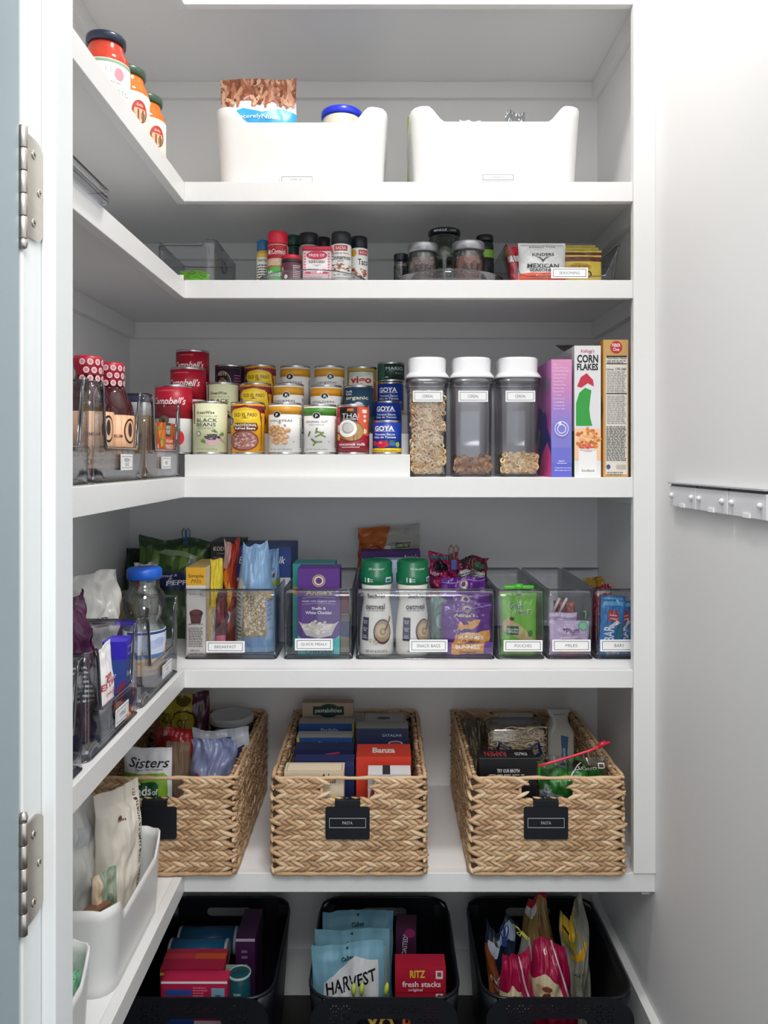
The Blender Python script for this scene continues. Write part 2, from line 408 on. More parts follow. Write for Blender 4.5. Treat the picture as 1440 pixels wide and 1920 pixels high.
# ---------------------------------------------------------------- hinges on the left jamb
def hinge(label, zc, flip):
    o = T('door_hinge', label, 'hinge', (-.3108, .660, zc), 0, 'door hinges on the left jamb')
    b = B(); hh = .0445; W = .040; n = 8; R = .018
    pts = [(0, -hh)] + [(W - R + R * math.cos(-PI / 2 + i * PI / 2 / n), -hh + R + R * math.sin(-PI / 2 + i * PI / 2 / n)) for i in range(n + 1)] + [(W - R + R * math.cos(i * PI / 2 / n), hh - R + R * math.sin(i * PI / 2 / n)) for i in range(n + 1)] + [(0, hh)]
    b.loops([[(0, y, z) for y, z in pts], [(.0022, y, z) for y, z in pts]], NICKEL, smooth=False)
    obj('plate', b, o)
    for i in range(5):
        b = B(); z0 = -hh - .004 + i * .0195; b.lathe([(.0031, z0), (.0036, z0 + .0005), (.0036, z0 + .0185), (.0031, z0 + .0190)], NICKEL, 16, (.0011, .0005, 0)); obj('knuckle', b, o)
    b = B(); b.lathe([(0, -.058), (.003, -.0565), (.0038, -.0525), (.003, -.048)] if flip else [(.003, .048), (.0038, .0525), (.003, .0565), (0, .058)], NICKEL, 16, (.0011, .0005, 0)); obj('hinge_pin', b, o)
    for y, z in ((.018, .030), (.029, .0), (.018, -.030)):
        b = B(); b.tube([(.0022, y, z), (.0030, y, z)], [.0042, .0036], NICKEL, 16)
        for a in (0, PI / 2):
            b.box(.0030, .00315, -.0022, .0022, -.0004, .0004, '#2a2725', X=Matrix.Translation((0, y, z)) @ Matrix.Rotation(a + .4, 4, 'X'))
        obj('screw', b, o)
hinge('brushed nickel door hinge high on the left jamb', PZ(345, .665), True)
hinge('brushed nickel door hinge low on the left jamb', PZ(1643, .665), False)

# ---------------------------------------------------------------- clip strips on the right wall
def strip(label, y1, y0):
    L = y1 - y0; o = T('clip_strip', label, 'clip rack', (XR, y1, 1.368), 0, 'clip strips on the right wall')
    GREYP = M('#e2e2e6', .45)
    b = B(); b.box(-.0125, -.0005, -L + .001, -.001, 0, .040, GREYP); obj('strip_body', b, o, bevel=.0015)
    b = B(); b.box(-.0165, -.0005, -L, 0, .0445, .048, '#b9babe'); b.box(-.010, -.0005, -L + .002, -.002, .040, .0445, '#3b3c40'); obj('lip_and_gap_shade', b, o, bevel=.0006)  # dark strip below the lip is painted-in shade of the gap
    for q in (.13, .87):
        b = B(); b.lathe([(.0042, 0), (.0050, .002), (.0046, .0045), (.0025, .0062), (0, .0068)], WPL, 14, X=Matrix.Translation((-.0125, -L * q, .022)) @ Matrix.Rotation(-PI / 2, 4, 'Y')); obj('grip_knob', b, o)
    b = B(); b.box(-.0142, -.0124, -L * .60, -L * .42, .0005, .0075, '#f5f5f5'); obj('tab', b, o)
strip('grey plastic clip strip on the right wall, farthest in and next to the shelf stile', 1.542, 1.412)
strip('grey plastic clip strip on the right wall, second from the shelf stile', 1.410, 1.282)
strip('grey plastic clip strip on the right wall, third in from the shelf stile', 1.279, 1.150)
b = B(); b.box(-.012, .008, -.004, .004, -.012, 0, '#e9e9ea'); b.box(-.014, .004, -.005, .005, -.016, -.012, '#c9cacc')
o = obj('adhesive_hook', b, None, (PX(1216, 1.69), 1.69, .5268), bevel=.001); tag(o, 'small pale plastic clip under the lowest shelf near its right end', 'hook')
# ---------------------------------------------------------------- white plastic bins
def white_bin(label, loc, w, d, h, rz=0, group='white plastic storage bins', card=None, cz=.006, dip=.034, cx=0):
    o = T('storage_bin', label, 'bin', loc, rz, group)
    def rimf(x, y):
        if y < -.85 or y > .85:
            a = abs(x); k = min(max((a - .60) / .20, 0), 1); k = k * k * (3 - 2 * k)
            edge = 0 if a < .93 else ((a - .93) / .07) ** 2 * .02
            return 1 - dip / h * (1 - k) - edge
        return 1.0 - (.02 if abs(x) > .9 and abs(y) > .7 else 0)
    b = B(); tray(b, w, d, h, .035, .0035, WPL, taper=.94, rimf=rimf, m=40, K=8)
    obj('bin_body', b, o)
    if card:
        label_card(o, card, cx, cz + .0085, .076, .017, -d / 2 * .957 - .0012)
    return o
white_bin('white plastic bin with a SNACKS label on the top shelf', (PX(563, 1.70), 1.70 + .145, ZS[1]), .386, .29, .180, card='SNACKS', cx=-.008, cz=.0125)
white_bin('white plastic bin with a SWEETS label on the top shelf', (PX(931, 1.70), 1.70 + .145, ZS[1]), .382, .29, .182, card='SWEETS', cx=.004, cz=.017)
# ================================================================ TOP SHELF CONTENTS
z1 = ZS[1]
pr = ['#b8785a', '#cc8c6a', '#a86448', '#dca484', '#8c4c34', '#e8bc9c']
def twigs(n, x0, x1, y0, y1, L, W, cols, sd=1, ang=1.2):
    q = random.Random(sd); o = []
    for i in range(n):
        cx = x0 + (x1 - x0) * q.random(); cy = y0 + (y1 - y0) * q.random(); a = PI / 2 + (q.random() - .5) * ang * 2
        dx, dy = math.cos(a) * L / 2, math.sin(a) * L / 2; nx, ny = -math.sin(a) * W / 2, math.cos(a) * W / 2
        o.append(p([(cx - dx - nx * .6, cy - dy - ny * .6), (cx - nx, cy - ny), (cx + dx - nx * .6, cy + dy - ny * .6), (cx + dx + nx * .6, cy + dy + ny * .6), (cx + nx, cy + ny), (cx - dx + nx * .6, cy - dy + ny * .6)], cols[i % len(cols)]))
    return ('L', o)
pouchpx('snack_pouch', 'tall pretzel pouch with blue band standing in the SNACKS bin', 417, 561, 141, 1.79, z1 + .006, .05, '#f2f2f2',
    [r(.0, .0, 1, .70, '#2a9bd6'), p([(.0, .66), (.3, .735), (.55, .70), (.8, .745), (1, .70), (1, .6), (0, .6)], '#3fb0e6'), r(0, .80, 1, 1, '#a06044'), twigs(130, .02, .98, .79, .97, .13, .045, pr, 4),
     t('sincerelyNuts', .47, .655, .56, .045, '#f4f6f8'), t('SALTED', .44, .53, .66, .07, '#dff0fa', b=-.012), t('PRETZELS', .5, .40, .7, .07, '#f4f6f8')], seed=3, topn=.03, wr=.004, ry=-.03)
vessel('tub', 'round tub with a bright blue lid standing in the SNACKS bin', 'tub', (PX(641, 1.80), 1.80, z1 + .006), [
    ('tub_body', [(0, 0), (.042, 0), (.045, .186), (.044, .187), (0, .187)], M('#d8d2c0', .4)),
    ('lid', [(.0, .1875), (.046, .1875), (.048, .190), (.048, .202), (.045, .205), (.040, .206), (.039, .203), (0, .203)], M('#1f36d6', .3))])
def sauce(label, y, lidc, saucec, items, lab):
    X = -.506; R = .0415
    return vessel('sauce_jar', label, 'jar', (X, y, z1), [
        ('jar', [(0, 0), (R - .004, 0), (R, .005), (R, .115), (R - .002, .124), (R - .010, .138), (.031, .146), (.030, .150), (0, .150)], M(saucec, .12)),
        ('lid', [(0, .1505), (.0315, .1505), (.0345, .151), (.0350, .163), (.0335, .1655), (.029, .166), (.028, .1645), (0, .1645)], M(lidc, .3)),
        ('paper_label', [(R + .0001, .02), (R + .0006, .02), (R + .0006, .112), (R + .0001, .112)], M(lab, .45))],
        [('paper_label', R + .0006, .02, .112, items)], group='pasta sauce jars', rz=.62)
win = [e(.62, .60, .17, .24, '#a83a34'), e(.62, .58, .13, .2, '#e9b98e'), r(.50, .44, .74, .58, '#7a8a5c'), r(.56, .40, .60, .64, '#8d4a3a'), r(.66, .40, .70, .64, '#8d4a3a'), p([(.47, .66), (.77, .66), (.72, .80), (.52, .80)], '#c23b3e'), t('DAL', .62, .73, .14, .05, '#f4e4c8')]
sauce('red sauce jar with navy lid and white label, nearest of the three top-shelf jars', 1.40, '#1f2a40', '#c9402a', [r(0, .94, 1, .985, '#86b48c'), e(.62, .74, .09, .12, '#d8909a'), t('LE', .45, .80, .14, .12, '#b9bcb8', b=-.012), t('ORGANIC', .45, .56, .5, .04, '#8a8f8d'), t('TOMATO', .55, .40, .55, .1, '#9a9f9c', b=-.01)], '#fbfbf8')
sauce('orange sauce jar with green lid, middle of the three top-shelf jars', 1.517, '#41604a', '#ee7a2c', win + [t('MARINARA', .5, .2, .7, .1, '#3c3a36', b=-.005)], '#fbf6e0')
sauce('orange sauce jar with green lid, farthest back of the three top-shelf jars', 1.632, '#41604a', '#ee7a2c', win + [t('MARINARA', .5, .2, .7, .1, '#3c3a36', b=-.005)], '#fbf6e0')
pouchpx('candy_bag', 'thin clear plastic bag whose corner shows above the rim of the SWEETS bin', 925, 962, 205, 1.80, z1 + .006, .03, '#ffffff', [], mat=FILM, seed=8, topn=.1, wr=.006, ry=.15)
pouchpx('candy_bag', 'low clear bag with white print just above the rim of the SWEETS bin', 862, 902, 221, 1.80, z1 + .006, .03, '#e8e8e6', [t('Quilt', .5, .93, .7, .06, '#c0c2c0')], seed=9, topn=.06)
carton('packet', 'lime green packet edge behind the left corner of the SWEETS bin', 764, 772, 219, 2.03, z1, .012, '#b4cc4a', rz=0)

# ================================================================ SECOND SHELF
z2 = ZS[2]
o = T('plastic_tray', 'flat clear plastic tray lying on the left leg of the spice shelf', 'tray', (-.513, .985, z2), PI / 2)
b = B(); rm = B(); tray(b, .40, .19, .022, .02, .0022, CLR, rim=rm, m=6, K=2); obj('tray_body', b, o); obj('rim', rm, o)
def clear_bin(label, x0, x1, y, z, d, h, card=None, cardpx=None, rimf=None, group='clear acrylic pantry bins', taper=.985, handle=True, cw=.084, dims=None, rz=0, ch=.026, cz=None, cx=None, end=False, rad=.012):
    if dims: X, w = dims
    else: X = PX((x0 + x1) / 2, y); w = PX(x1, y) - PX(x0, y)
    cyy = y + d / 2
    o = T('clear_bin', label, 'bin', (X, cyy, z) if not rz else (X, y, z), rz, group)
    b = B(); rm = B(); tray(b, w, d, h, rad, .0024, CLR, taper, rimf, m=18 if rimf else 4, K=6, rim=rm, rimr=.0012); obj('bin_body', b, o); obj('rim', rm, o)
    b = B(); b.tube([(x, yy, .0012) for x, yy in rr(w * taper, d * taper, rad, 4, 2)], .0016, CLRE, 6, True); obj('foot_edge', b, o)
    if handle:
        hw = min(w * .62, .14)
        b = B(); b.box(-hw / 2, hw / 2, -d / 2 - .011, -d / 2 - .0002, h - .004, h - .0015, CLR); b.box(-hw / 2, hw / 2, -d / 2 - .013, -d / 2 - .010, h - .014, h - .0015, CLR)
        obj('pull_tab', b, o, bevel=.0008)
    if card:
        if cardpx: a, c, tp, bt = cardpx; yy = y; cX = PX((a + c) / 2, yy) - X; cZ = PZ((tp + bt) / 2, yy) - z; W, Hh = PX(c, yy) - PX(a, yy), PZ(tp, yy) - PZ(bt, yy)
        else: cX, cZ, W, Hh = cx, cz, cw, ch
        label_card(o, card if card != ' ' else '', cX, cZ, W, Hh, -d / 2 - .0012)
    return o
clear_bin('clear bin with one long side facing out at the left end of the spice shelf', 292, 405, 1.70, z2, .25, .100, rimf=lambda x, y: 1 - (.14 if (y < -.8 and x < .55) else 0), handle=False, taper=.96, rad=.02)
b = B(); X_ = PX(405, 1.70)
b.tube([(X_ - .002 + .003 * 0, 1.80 + .022 * math.cos(a) * 1.2, z2 + .062 + .013 * math.sin(a)) for a in [i * PI / 10 for i in range(20)]], .0016, CLRE, 6, True)
o = obj('handle_slot', b); pb = [x for x in bpy.data.objects if x.name.startswith('clear_bin')][0]; o.parent = pb; o.location = Vector((0, 0, 0)) - Vector(pb.location)
pouchpx('snack_pouch', 'bright lime green pouch lying in the left clear bin on the spice shelf', 334, 391, 507, 1.76, z2 + .004, .03, '#7fd42a', [t('PISTACHIO', .6, .80, .6, .22, '#3a6a20', b=.0), e(.2, .35, .14, .16, '#e4c48a')], seed=5, topn=.2)
b = B(); cw_, ch_ = PX(344, 1.69) - PX(331, 1.69), PZ(507, 1.69) - PZ(523, 1.69)
b.box(-cw_ / 2, cw_ / 2, 0, .0008, 0, ch_, '#fafafa'); art(b, [fr(.12, .1, .88, .9, .06, .05, '#9a9ca0')], lambda u, v, o: (-cw_ / 2 + u * cw_, -o, v * ch_))
tag(obj('label_card', b, None, (PX(337.5, 1.693), 1.693, z2)), 'small blank white label card at the foot of the left spice-shelf bin', 'label card')

def turntable(label, X, y, R):
    o = T('turntable', label, 'turntable', (X, y, z2), 0, 'clear spice turntables')
    b = B(); b.lathe([(0, .006), (R - .002, .006), (R, .009), (R + .001, .026), (R - .0012, .0262), (R - .002, .010), (R - .004, .0085), (0, .0085)], CLR, 64); obj('tray', b, o)
    b = B(); b.tube([((R + .0002) * math.cos(i * PI / 32), (R + .0002) * math.sin(i * PI / 32), .0262) for i in range(64)], .0012, CLRE, 6, True); obj('rim', b, o)
    b = B(); b.lathe([(0, 0), (R * .6, 0), (R * .6, .0055), (0, .0055)], CLRE, 40); obj('base', b, o)
turntable('round clear turntable carrying the coloured spice bottles', PX(588, 1.80), 1.80, .125)
turntable('round clear turntable carrying the dark jars and pickles', PX(840, 1.80), 1.80, .127)
zt = z2 + .009
def spice(label, pxc, top, wpx, y, bodyc, capc, caph, items, lab='#f4f4f2', l0=.1, l1=.75, seed=0, glass=False, group='spice bottles', name='spice_bottle', neck=.86, rib=False):
    X = PX(pxc, y); R = wpx * y / F / 2; h = PZ(top, y) - zt; hb = h - caph
    parts = [('bottle', [(0, 0), (R * .94, 0), (R, .003), (R, hb - .012), (R * .96, hb - .006), (R * neck, hb - .001), (0, hb - .001)], M(bodyc, .2)),
             ('cap', [(0, hb - .0005), (R * .93, hb - .0005), (R * .97, hb + .001), (R * .97, h - .003), (R * .9, h), (0, h)], M(capc, .35))]
    arts = []
    if lab:
        parts.append(('paper_label', [(R + .0002, h * l0), (R + .0006, h * l0), (R + .0006, h * l1), (R + .0002, h * l1)], M(lab, .45)))
        arts = [('paper_label', R + .0006, h * l0, h * l1, items)]
    return vessel(name, label, 'spice bottle', (X, y, zt), parts, arts, group=group, n=28)
nut = [r(.0, .0, 1, 1, '#e8c95a'), r(.08, .1, 1, .88, '#f2f0e6'), t('Nutrition', .55, .80, .7, .10, '#2a3a7a'), ln(.12, .14, .95, .7, 7, '#444a60', 3)]
spice('slim spice bottle with blue cap and yellow nutrition label', 494, 453, 25, 1.80, '#d8b85a', '#2b6fa8', .022, nut, '#e8c95a', .05, .72)
spice('tall sesame seed bottle with bright red cap', 521, 437, 38, 1.755, '#d8c0a0', '#d81f3c', .028, [r(0, .62, 1, .98, '#b01c30'), t('McCormick', .5, .80, .8, .14, '#f2e6e6', sh=.25), blobs(.5, .5, .45, .09, 40, .045, ['#efe0c4', '#cfae86', '#e0c8a4'], 3), r(0, 0, 1, .42, '#c83a40'), p([(0, .08), (.5, .02), (1, .08), (1, .36), (.5, .40), (0, .36)], '#4fae4a'), t('Minced', .45, .22, .7, .16, '#ffffff', sh=.2)], '#d8c0a0', .04, .74)
spice('spice bottle with dark green cap behind the red-capped bottle', 550, 443, 27, 1.84, '#3a4a48', '#1e4a3a', .024, [], None)
spice('short spice tin with red lid and dark contents in front', 547, 481, 37, 1.735, '#4a3038', '#c81c38', .011, [r(0, .0, 1, .82, '#58303c'), r(.04, .40, .20, .70, '#c0283c'), t('M', .12, .55, .09, .16, '#f0d0d0'), e(.3, .2, .08, .09, '#e8e0e0'), ln(.6, .1, .95, .75, 8, '#c8b8bc', 4), r(0, .86, 1, 1, '#2a1a20')], '#58303c', .02, .84, name='spice_tin')
spice('clear spice bottle with black cap behind the paprika tin', 579, 440, 38, 1.80, '#b8b0ac', '#22262e', .026, [], None)
spice('black-capped spice bottle half hidden behind the paprika tin', 606, 447, 28, 1.87, '#26282e', '#181b22', .024, [], None)
spice('cinnamon sticks bottle with black cap and white label', 639.5, 438, 38, 1.765, '#c8c6c4', '#232830', .026, [r(0, 0, 1, 1, '#f6f5f2'), p([(.25, .80), (.78, .80), (.80, .97), (.23, .97)], '#c23a48'), t('BADIA', .51, .885, .42, .10, '#f4e8e8'), t('Canela en Rama', .5, .73, .7, .05, '#22242a'), t('Cinnamon', .5, .60, .92, .14, '#16181e', b=.015), t('sticks', .5, .49, .25, .05, '#22242a'), blobs(.5, .30, .48, .13, 40, .07, ['#8a4a2c', '#a4603c', '#6a3420', '#c08a5c'], 3), t('Net Wt. 1.25oz.', .5, .07, .6, .05, '#22242a')], '#f6f5f2', .14, .75)
spice('taco seasoning bottle with black cap, rightmost of the coloured spices', 673, 446, 33, 1.80, '#e4e0da', '#161b28', .026, [r(0, 0, 1, 1, '#f6f5f2'), e(.25, .86, .16, .10, '#e0b43c'), p([(.5, .80), (.95, .80), (.97, .95), (.5, .95)], '#c23a48'), t('BADIA', .74, .875, .36, .08, '#f4e8e8'), t('Taco', .72, .60, .5, .18, '#16181e', b=.015), blobs(.5, .28, .45, .16, 30, .08, ['#a8603c', '#c23a3a', '#7a4028', '#d8a060'], 6)], '#f6f5f2', .1, .76)
# paprika tin (rectangular)
y = 1.728; x0, x1 = PX(567, y), PX(621, y); W = x1 - x0; h = PZ(461, y) - zt
o = T('paprika_tin', 'red and white rectangular paprika tin in the middle of the spices', 'spice tin', ((x0 + x1) / 2, y + .018, zt), 0)
b = B(); loft(b, [(0, W, .036, .004), (h - .011, W, .036, .004)], M('#f4eeee', .35), 3)
pk = '#c2264a'
art(b, [fr(.03, .02, .97, .99, .03, .015, '#e8b0bc'), ('q', [e(.09, .06 + i * .085, .035, .03, '#d86a84', 8) for i in range(11)] + [e(.91, .06 + i * .085, .035, .03, '#d86a84', 8) for i in range(11)]), e(.5, .86, .36, .13, pk), e(.5, .86, .33, .115, '#d83a5c'), t('PRIDE OF', .5, .86, .54, .085, '#fbf0f0', b=.015), t('SZEGED', .5, .66, .56, .075, '#3a3a40', b=.012), t('AUTHENTIC\nFREE', .5, .545, .28, .06, '#7a6a70'), t('Hungarian', .5, .42, .62, .075, '#c25a72', sh=.3, b=-.008), r(.12, .28, .88, .35, pk), t('PAPRIKA', .5, .315, .4, .045, '#fbe8ec'), ln(.15, .17, .85, .25, 2, '#c88a98', 5), fr(.13, .01, .87, .13, .02, .02, '#d8a0ac'), ln(.2, .03, .8, .11, 2, '#d8a0ac', 6)],
    lambda u, v, oo: (-W / 2 + u * W, -.018 - oo, v * (h - .011)))
obj('tin_body', b, o)
b = B(); loft(b, [(h - .0108, W + .002, .038, .005), (h - .002, W + .002, .038, .005), (h, W - .002, .034, .005)], M('#c8304c', .35), 3); obj('lid', b, o)

# dark jars turntable
def jarc(label, pxc, top, wpx, y, lidc, lidh, contents, glass='#8a9090', items=(), lm=0, seed=1, name='glass_jar', fill=.8):
    X = PX(pxc, y); R = wpx * y / F / 2; h = PZ(top, y) - zt; hb = h - lidh
    o = T(name, label, 'jar', (X, y, zt), 0, 'jars on the right turntable')
    b = B(); b.lathe([(0, 0), (R * .95, 0), (R, .004), (R, hb - .014), (R * .9, hb - .004), (R * .88, hb), (R * .84, hb), (R * .86, hb - .005), (R * .95, hb - .014), (R * .95, .005), (0, .005)], GLASS, 32)
    art(b, list(items), cyl_map(R, 0, hb), nu=14, h=.0008); obj('jar_glass', b, o)
    b = B(); b.lathe([(0, hb + .0005), (R * .94, hb + .0005), (R * .98, hb + .002), (R * .98, h - .002), (R * .94, h), (0, h)], M(lidc, .3, lm), 32); obj('lid', b, o)
    b = B(); q = random.Random(seed); Rc = R * .93
    b.lathe([(0, .0055), (Rc * .9, .0055), (Rc * .9, hb * fill), (0, hb * fill)], M(contents[0], .6), 24)
    for i in range(110):
        a = PI + q.random() * PI; z = .009 + q.random() * (hb * fill - .01)
        b.leaf((Rc * .93 * math.cos(a), Rc * .93 * math.sin(a), z), (q.uniform(-1, 1) * math.sin(a), q.uniform(-1, 1) * -math.cos(a), q.uniform(-1, 1)), (math.cos(a), math.sin(a), 0), q.uniform(.006, .012), .004, .0015, M(contents[i % len(contents)], .5), 5)
    obj('contents', b, o)
jarc('small dark jar with glossy dark lid at the left of the dark jars', 752, 478, 28, 1.80, '#30343c', .016, ['#2c2a2c', '#3a3636'], lm=.6, seed=2)
jarc('jar of pinkish seasoning with silver lid, left front of the dark jars', 793, 460, 58, 1.745, '#a0a3a8', .020, ['#8a6a64', '#7a5a58', '#a08880', '#6a5250'], items=[t('EFFO', .56, .42, .62, .26, '#3a3436', b=.02)], lm=.7, seed=3)
jarc('tall dark green pickle jar with black lid behind the seasoning jars', 833, 434, 62, 1.845, '#20242c', .013, ['#2e3a2c', '#3c4a34', '#26302a'], seed=4, fill=.94)
b = B(); yj = 1.845; Xj = PX(833, yj)
jl = [x for x in bpy.data.objects if x.name.startswith('glass_jar')][2]
hh_ = PZ(434, yj) - zt; Rj = 62 * yj / F / 2 * .98
art(b, [t('MAILLE', .36, .5, .34, .5, '#e8e8e8', b=.02), t('1747', .72, .5, .18, .4, '#c8c8c8')], cyl_map(Rj, hh_ - .012, hh_ - .002), nu=14)
o = obj('lid_print', b, [c for c in jl.children if c.name.startswith('lid')][0])
jarc('jar of red seasoning with silver lid, right front of the dark jars', 878, 457, 62, 1.745, '#a8abb0', .020, ['#9a4a40', '#7a3a34', '#b06a58', '#8a5850'], items=[t('ALE', .55, .42, .6, .26, '#3a2c2c', b=.02)], lm=.7, seed=5)
spice('slim dark bottle with black cap and green neck band beside the red jar', 909, 443, 33, 1.83, '#1c2428', '#1c1f26', .014, [r(0, .78, 1, .98, '#86b83a')], '#20282c', .05, .74)

# SEASONING bin
def fl(x, y): return 1.0 if y > -.8 or abs(x) > .88 else .30
def seas(x, y):
    if y < -.75: a = abs(x); return .22 + .78 * max(0, (a - .80) / .20)
    return .92 + .08 * abs(x)
clear_bin('clear flared bin with a SEASONING label at the right end of the spice shelf', 950, 1166, 1.70, z2, .28, .094, 'SEASONING', (1033, 1102, 502, 522), rimf=seas, handle=False, taper=.90)
pouchpx('seasoning_packet', 'red seasoning packet behind the white one in the SEASONING bin', 956, 984, 459, 1.745, z2 + .004, .02, '#c8303c', [r(.1, .05, .9, .5, '#b02430'), r(.1, .6, .9, .75, '#e8e0dc')], seed=21, ry=-.12)
pouchpx('seasoning_packet', 'white and red seasoning packet with black print at the front of the SEASONING bin', 973, 1063, 453, 1.722, z2 + .004, .03, '#d8dadb',
    [r(.05, .93, .95, .955, '#b8babb'), t('READY FOR', .5, .89, .55, .03, '#55585c'), t('KINDERS', .5, .70, .46, .075, '#2c2e32', b=.01), p([(.32, .66), (.44, .635), (.5, .58), (.56, .635), (.68, .66), (.56, .61), (.5, .53), (.44, .61)], '#2c2e32'), t('MEXICAN', .5, .435, .68, .10, '#26282c', b=.02), t('SEASONING', .53, .335, .64, .07, '#26282c', b=.02), r(0, .06, 1, .265, '#e8532c'), t('KINDERS', .6, .20, .5, .06, '#f8e0d8', b=-.01)], seed=22, wr=.002)
for i in range(4):
    pouchpx('taco_packet', ['yellow taco packet standing frontmost in the SEASONING bin', 'yellow taco packet second from the front in the SEASONING bin', 'yellow taco packet third from the front in the SEASONING bin', 'yellow taco packet rearmost in the SEASONING bin'][i], 1056 + i * 3 - 6 * (i > 0), 1136 - i * 6 - 6 * (i == 0), 473 - i * 5 + (4 if i == 0 else 0), 1.75 + i * .02, z2 + .004, .016, '#e0cc58',
      [r(.0, .80, 1, .94, '#6e3a30'), e(.42, .62, .30, .12, '#c8a030'), t('OLD EL PASO', .42, .63, .46, .08, '#6a2c24'), t('TACO', .42, .40, .62, .20, '#4a2a22', b=.02)], seed=30 + i, wr=.0015, rz=0, group='yellow taco packets')
b = B(); b.box(-.04, .04, -.03, .03, 0, .006, '#ecc21e'); tag(obj('seasoning_packet', b, None, (PX(1128, 1.74), 1.745, z2 + .004)), 'flat yellow packet lying at the right front of the SEASONING bin', 'packet')
# ================================================================ THIRD SHELF: step riser, cans, cereal, sauces
z3 = ZS[3]
rx0, rx1 = PX(346, 1.685), PX(769, 1.685); RW = rx1 - rx0
o = T('can_riser', 'white three-step can riser on the third shelf from the top', 'riser', ((rx0 + rx1) / 2, 1.685, z3))
S1, S2, S3 = .0495, .098, .146
b = B()
pts = [(0, 0), (0, S1), (.088, S1), (.088, S2), (.178, S2), (.178, S3), (.285, S3), (.285, S3 - .004), (.182, S3 - .004), (.182, S2 - .004), (.092, S2 - .004), (.092, S1 - .004), (.004, S1 - .004), (.004, 0)]
b.loops([[(-RW / 2, y, z) for y, z in pts], [(RW / 2, y, z) for y, z in pts]], WPL, True, True, smooth=False)
obj('steps', b, o, bevel=.001)
for s_ in (-1, 1):
    b = B(); pp = [(0.001, 0), (0.001, S1 - .001), (.089, S1 - .001), (.089, S2 - .001), (.179, S2 - .001), (.179, S3 - .001), (.2845, S3 - .001), (.2845, 0)]
    a = s_ * (RW / 2 - .0005); c_ = s_ * (RW / 2 - .0035)
    b.loops([[(a, y, z) for y, z in pp], [(c_, y, z) for y, z in pp]], WPL, True, True, smooth=False); obj('end_panel', b, o)
Y1, Y2, Y3 = 1.735, 1.823, 1.915
ZT = {1: z3 + S1, 2: z3 + S2, 3: z3 + S3}; YT = {1: Y1, 2: Y2, 3: Y3}
def pc(label, row, x0, x1, top, lab, items, group=None, z=None, h=None, **k):
    y = YT[row]; R = (x1 - x0) / 2 * y / F; X = PX((x0 + x1) / 2, y); zz = ZT[row] if z is None else z
    return can(label, X, y, zz, R, (PZ(top, y) - zz) if h is None else h, lab, items, group, **k)
def soup(row): return [('band', .52, 1, '#b3122e'), t('CONDENSED', .42, .945, .40, .022, '#e88a94', b=0), t('Campbell\'s', .47, .77, .84, .15, '#fdf6f6', sh=.35, b=.012), e(.38, .49, .13, .075, '#6a5a48'), e(.38, .49, .10, .058, '#8a7858'), e(.38, .49, .05, .035, '#4a3c2c', 10), t('TOMATO', .40, .34, .5, .05, '#b3122e'), e(.72, .22, .13, .11, '#c81a2e'), e(.68, .25, .04, .04, '#e8606a'), p([(.70, .32), (.76, .36), (.74, .31), (.8, .32), (.73, .29)], '#3a7a34')]
pc('red and white soup can, frontmost of the three tall ones at the riser\'s left', 1, 291.5, 360, 724, '#f2efee', soup(1), 'tall red soup cans')
pc('red and white soup can, middle of the three tall ones at the riser\'s left', 2, 320, 386, 691.5, '#f2efee', soup(2), 'tall red soup cans')
pc('red and white soup can, rearmost of the three tall ones at the riser\'s left', 3, 330.5, 392, 659, '#f2efee', soup(3), 'tall red soup cans')
gw = [r(.12, .58, .17, .99, '#2f5a5c'), t('GreenWise', .46, .815, .46, .065, '#2a2c26', sh=.1, b=.01), t('LOW SODIUM', .50, .735, .50, .036, '#8a8e74', b=-.01), t('BLACK', .50, .655, .52, .075, '#4c5244'), t('BEANS', .48, .565, .48, .075, '#4c5244'), ln(.26, .475, .72, .52, 2, '#a8aa90', 3), e(.30, .38, .065, .05, '#5a8a80'), e(.30, .38, .045, .034, '#dfe8d0'),
      p([(.60, .44), (.70, .46), (.78, .40), (.70, .41)], '#4f7a32'), p([(.80, .36), (.90, .42), (.96, .36), (.88, .33)], '#5f8a3c'), p([(.36, .22), (.44, .18), (.56, .20), (.50, .25), (.40, .27)], '#5f8a3c'), p([(.44, .30), (.84, .30), (.78, .18), (.68, .14), (.58, .14), (.50, .18)], '#c8a8ac'), p([(.80, .28), (.96, .18), (.97, .21), (.83, .31)], '#b08c90'), blobs(.64, .31, .18, .055, 60, .035, ['#2c1c2c', '#3c2a3c', '#1c1220', '#54404e'], 5), t('NET WT 15 OZ (425 g)', .5, .055, .5, .03, '#5c6050', b=0)]
pc('pale green black beans can in the front row on the riser', 1, 362, 426.5, 754, '#dfe2ba', gw, 'pale green bean cans')
pc('pale green black beans can in the middle row on the riser', 2, 388, 447, 719, '#dfe2ba', gw, 'pale green bean cans')
pc('black can with a tan emblem in the back row on the riser', 3, 403.5, 459, 686, '#2a1c2c', [fr(.10, .05, .9, .97, .012, .008, '#6a4a68'), e(.36, .66, .25, .24, '#c8a888'), e(.36, .66, .235, .225, '#1a1420'), t('SIETE', .36, .835, .26, .06, '#e0c8a8', b=.01), e(.36, .60, .17, .13, '#c89868'), r(.30, .60, .42, .76, '#8a6a50'), t('VF', .36, .62, .10, .12, '#f0d8b0', b=.01), t('REFRIED', .5, .35, .6, .08, '#e8d8c8'), ln(.70, .5, .92, .85, 6, '#a04a80', 8), p([(.8, .55), (.88, .65), (.92, .55), (.86, .5)], '#b84a88')])
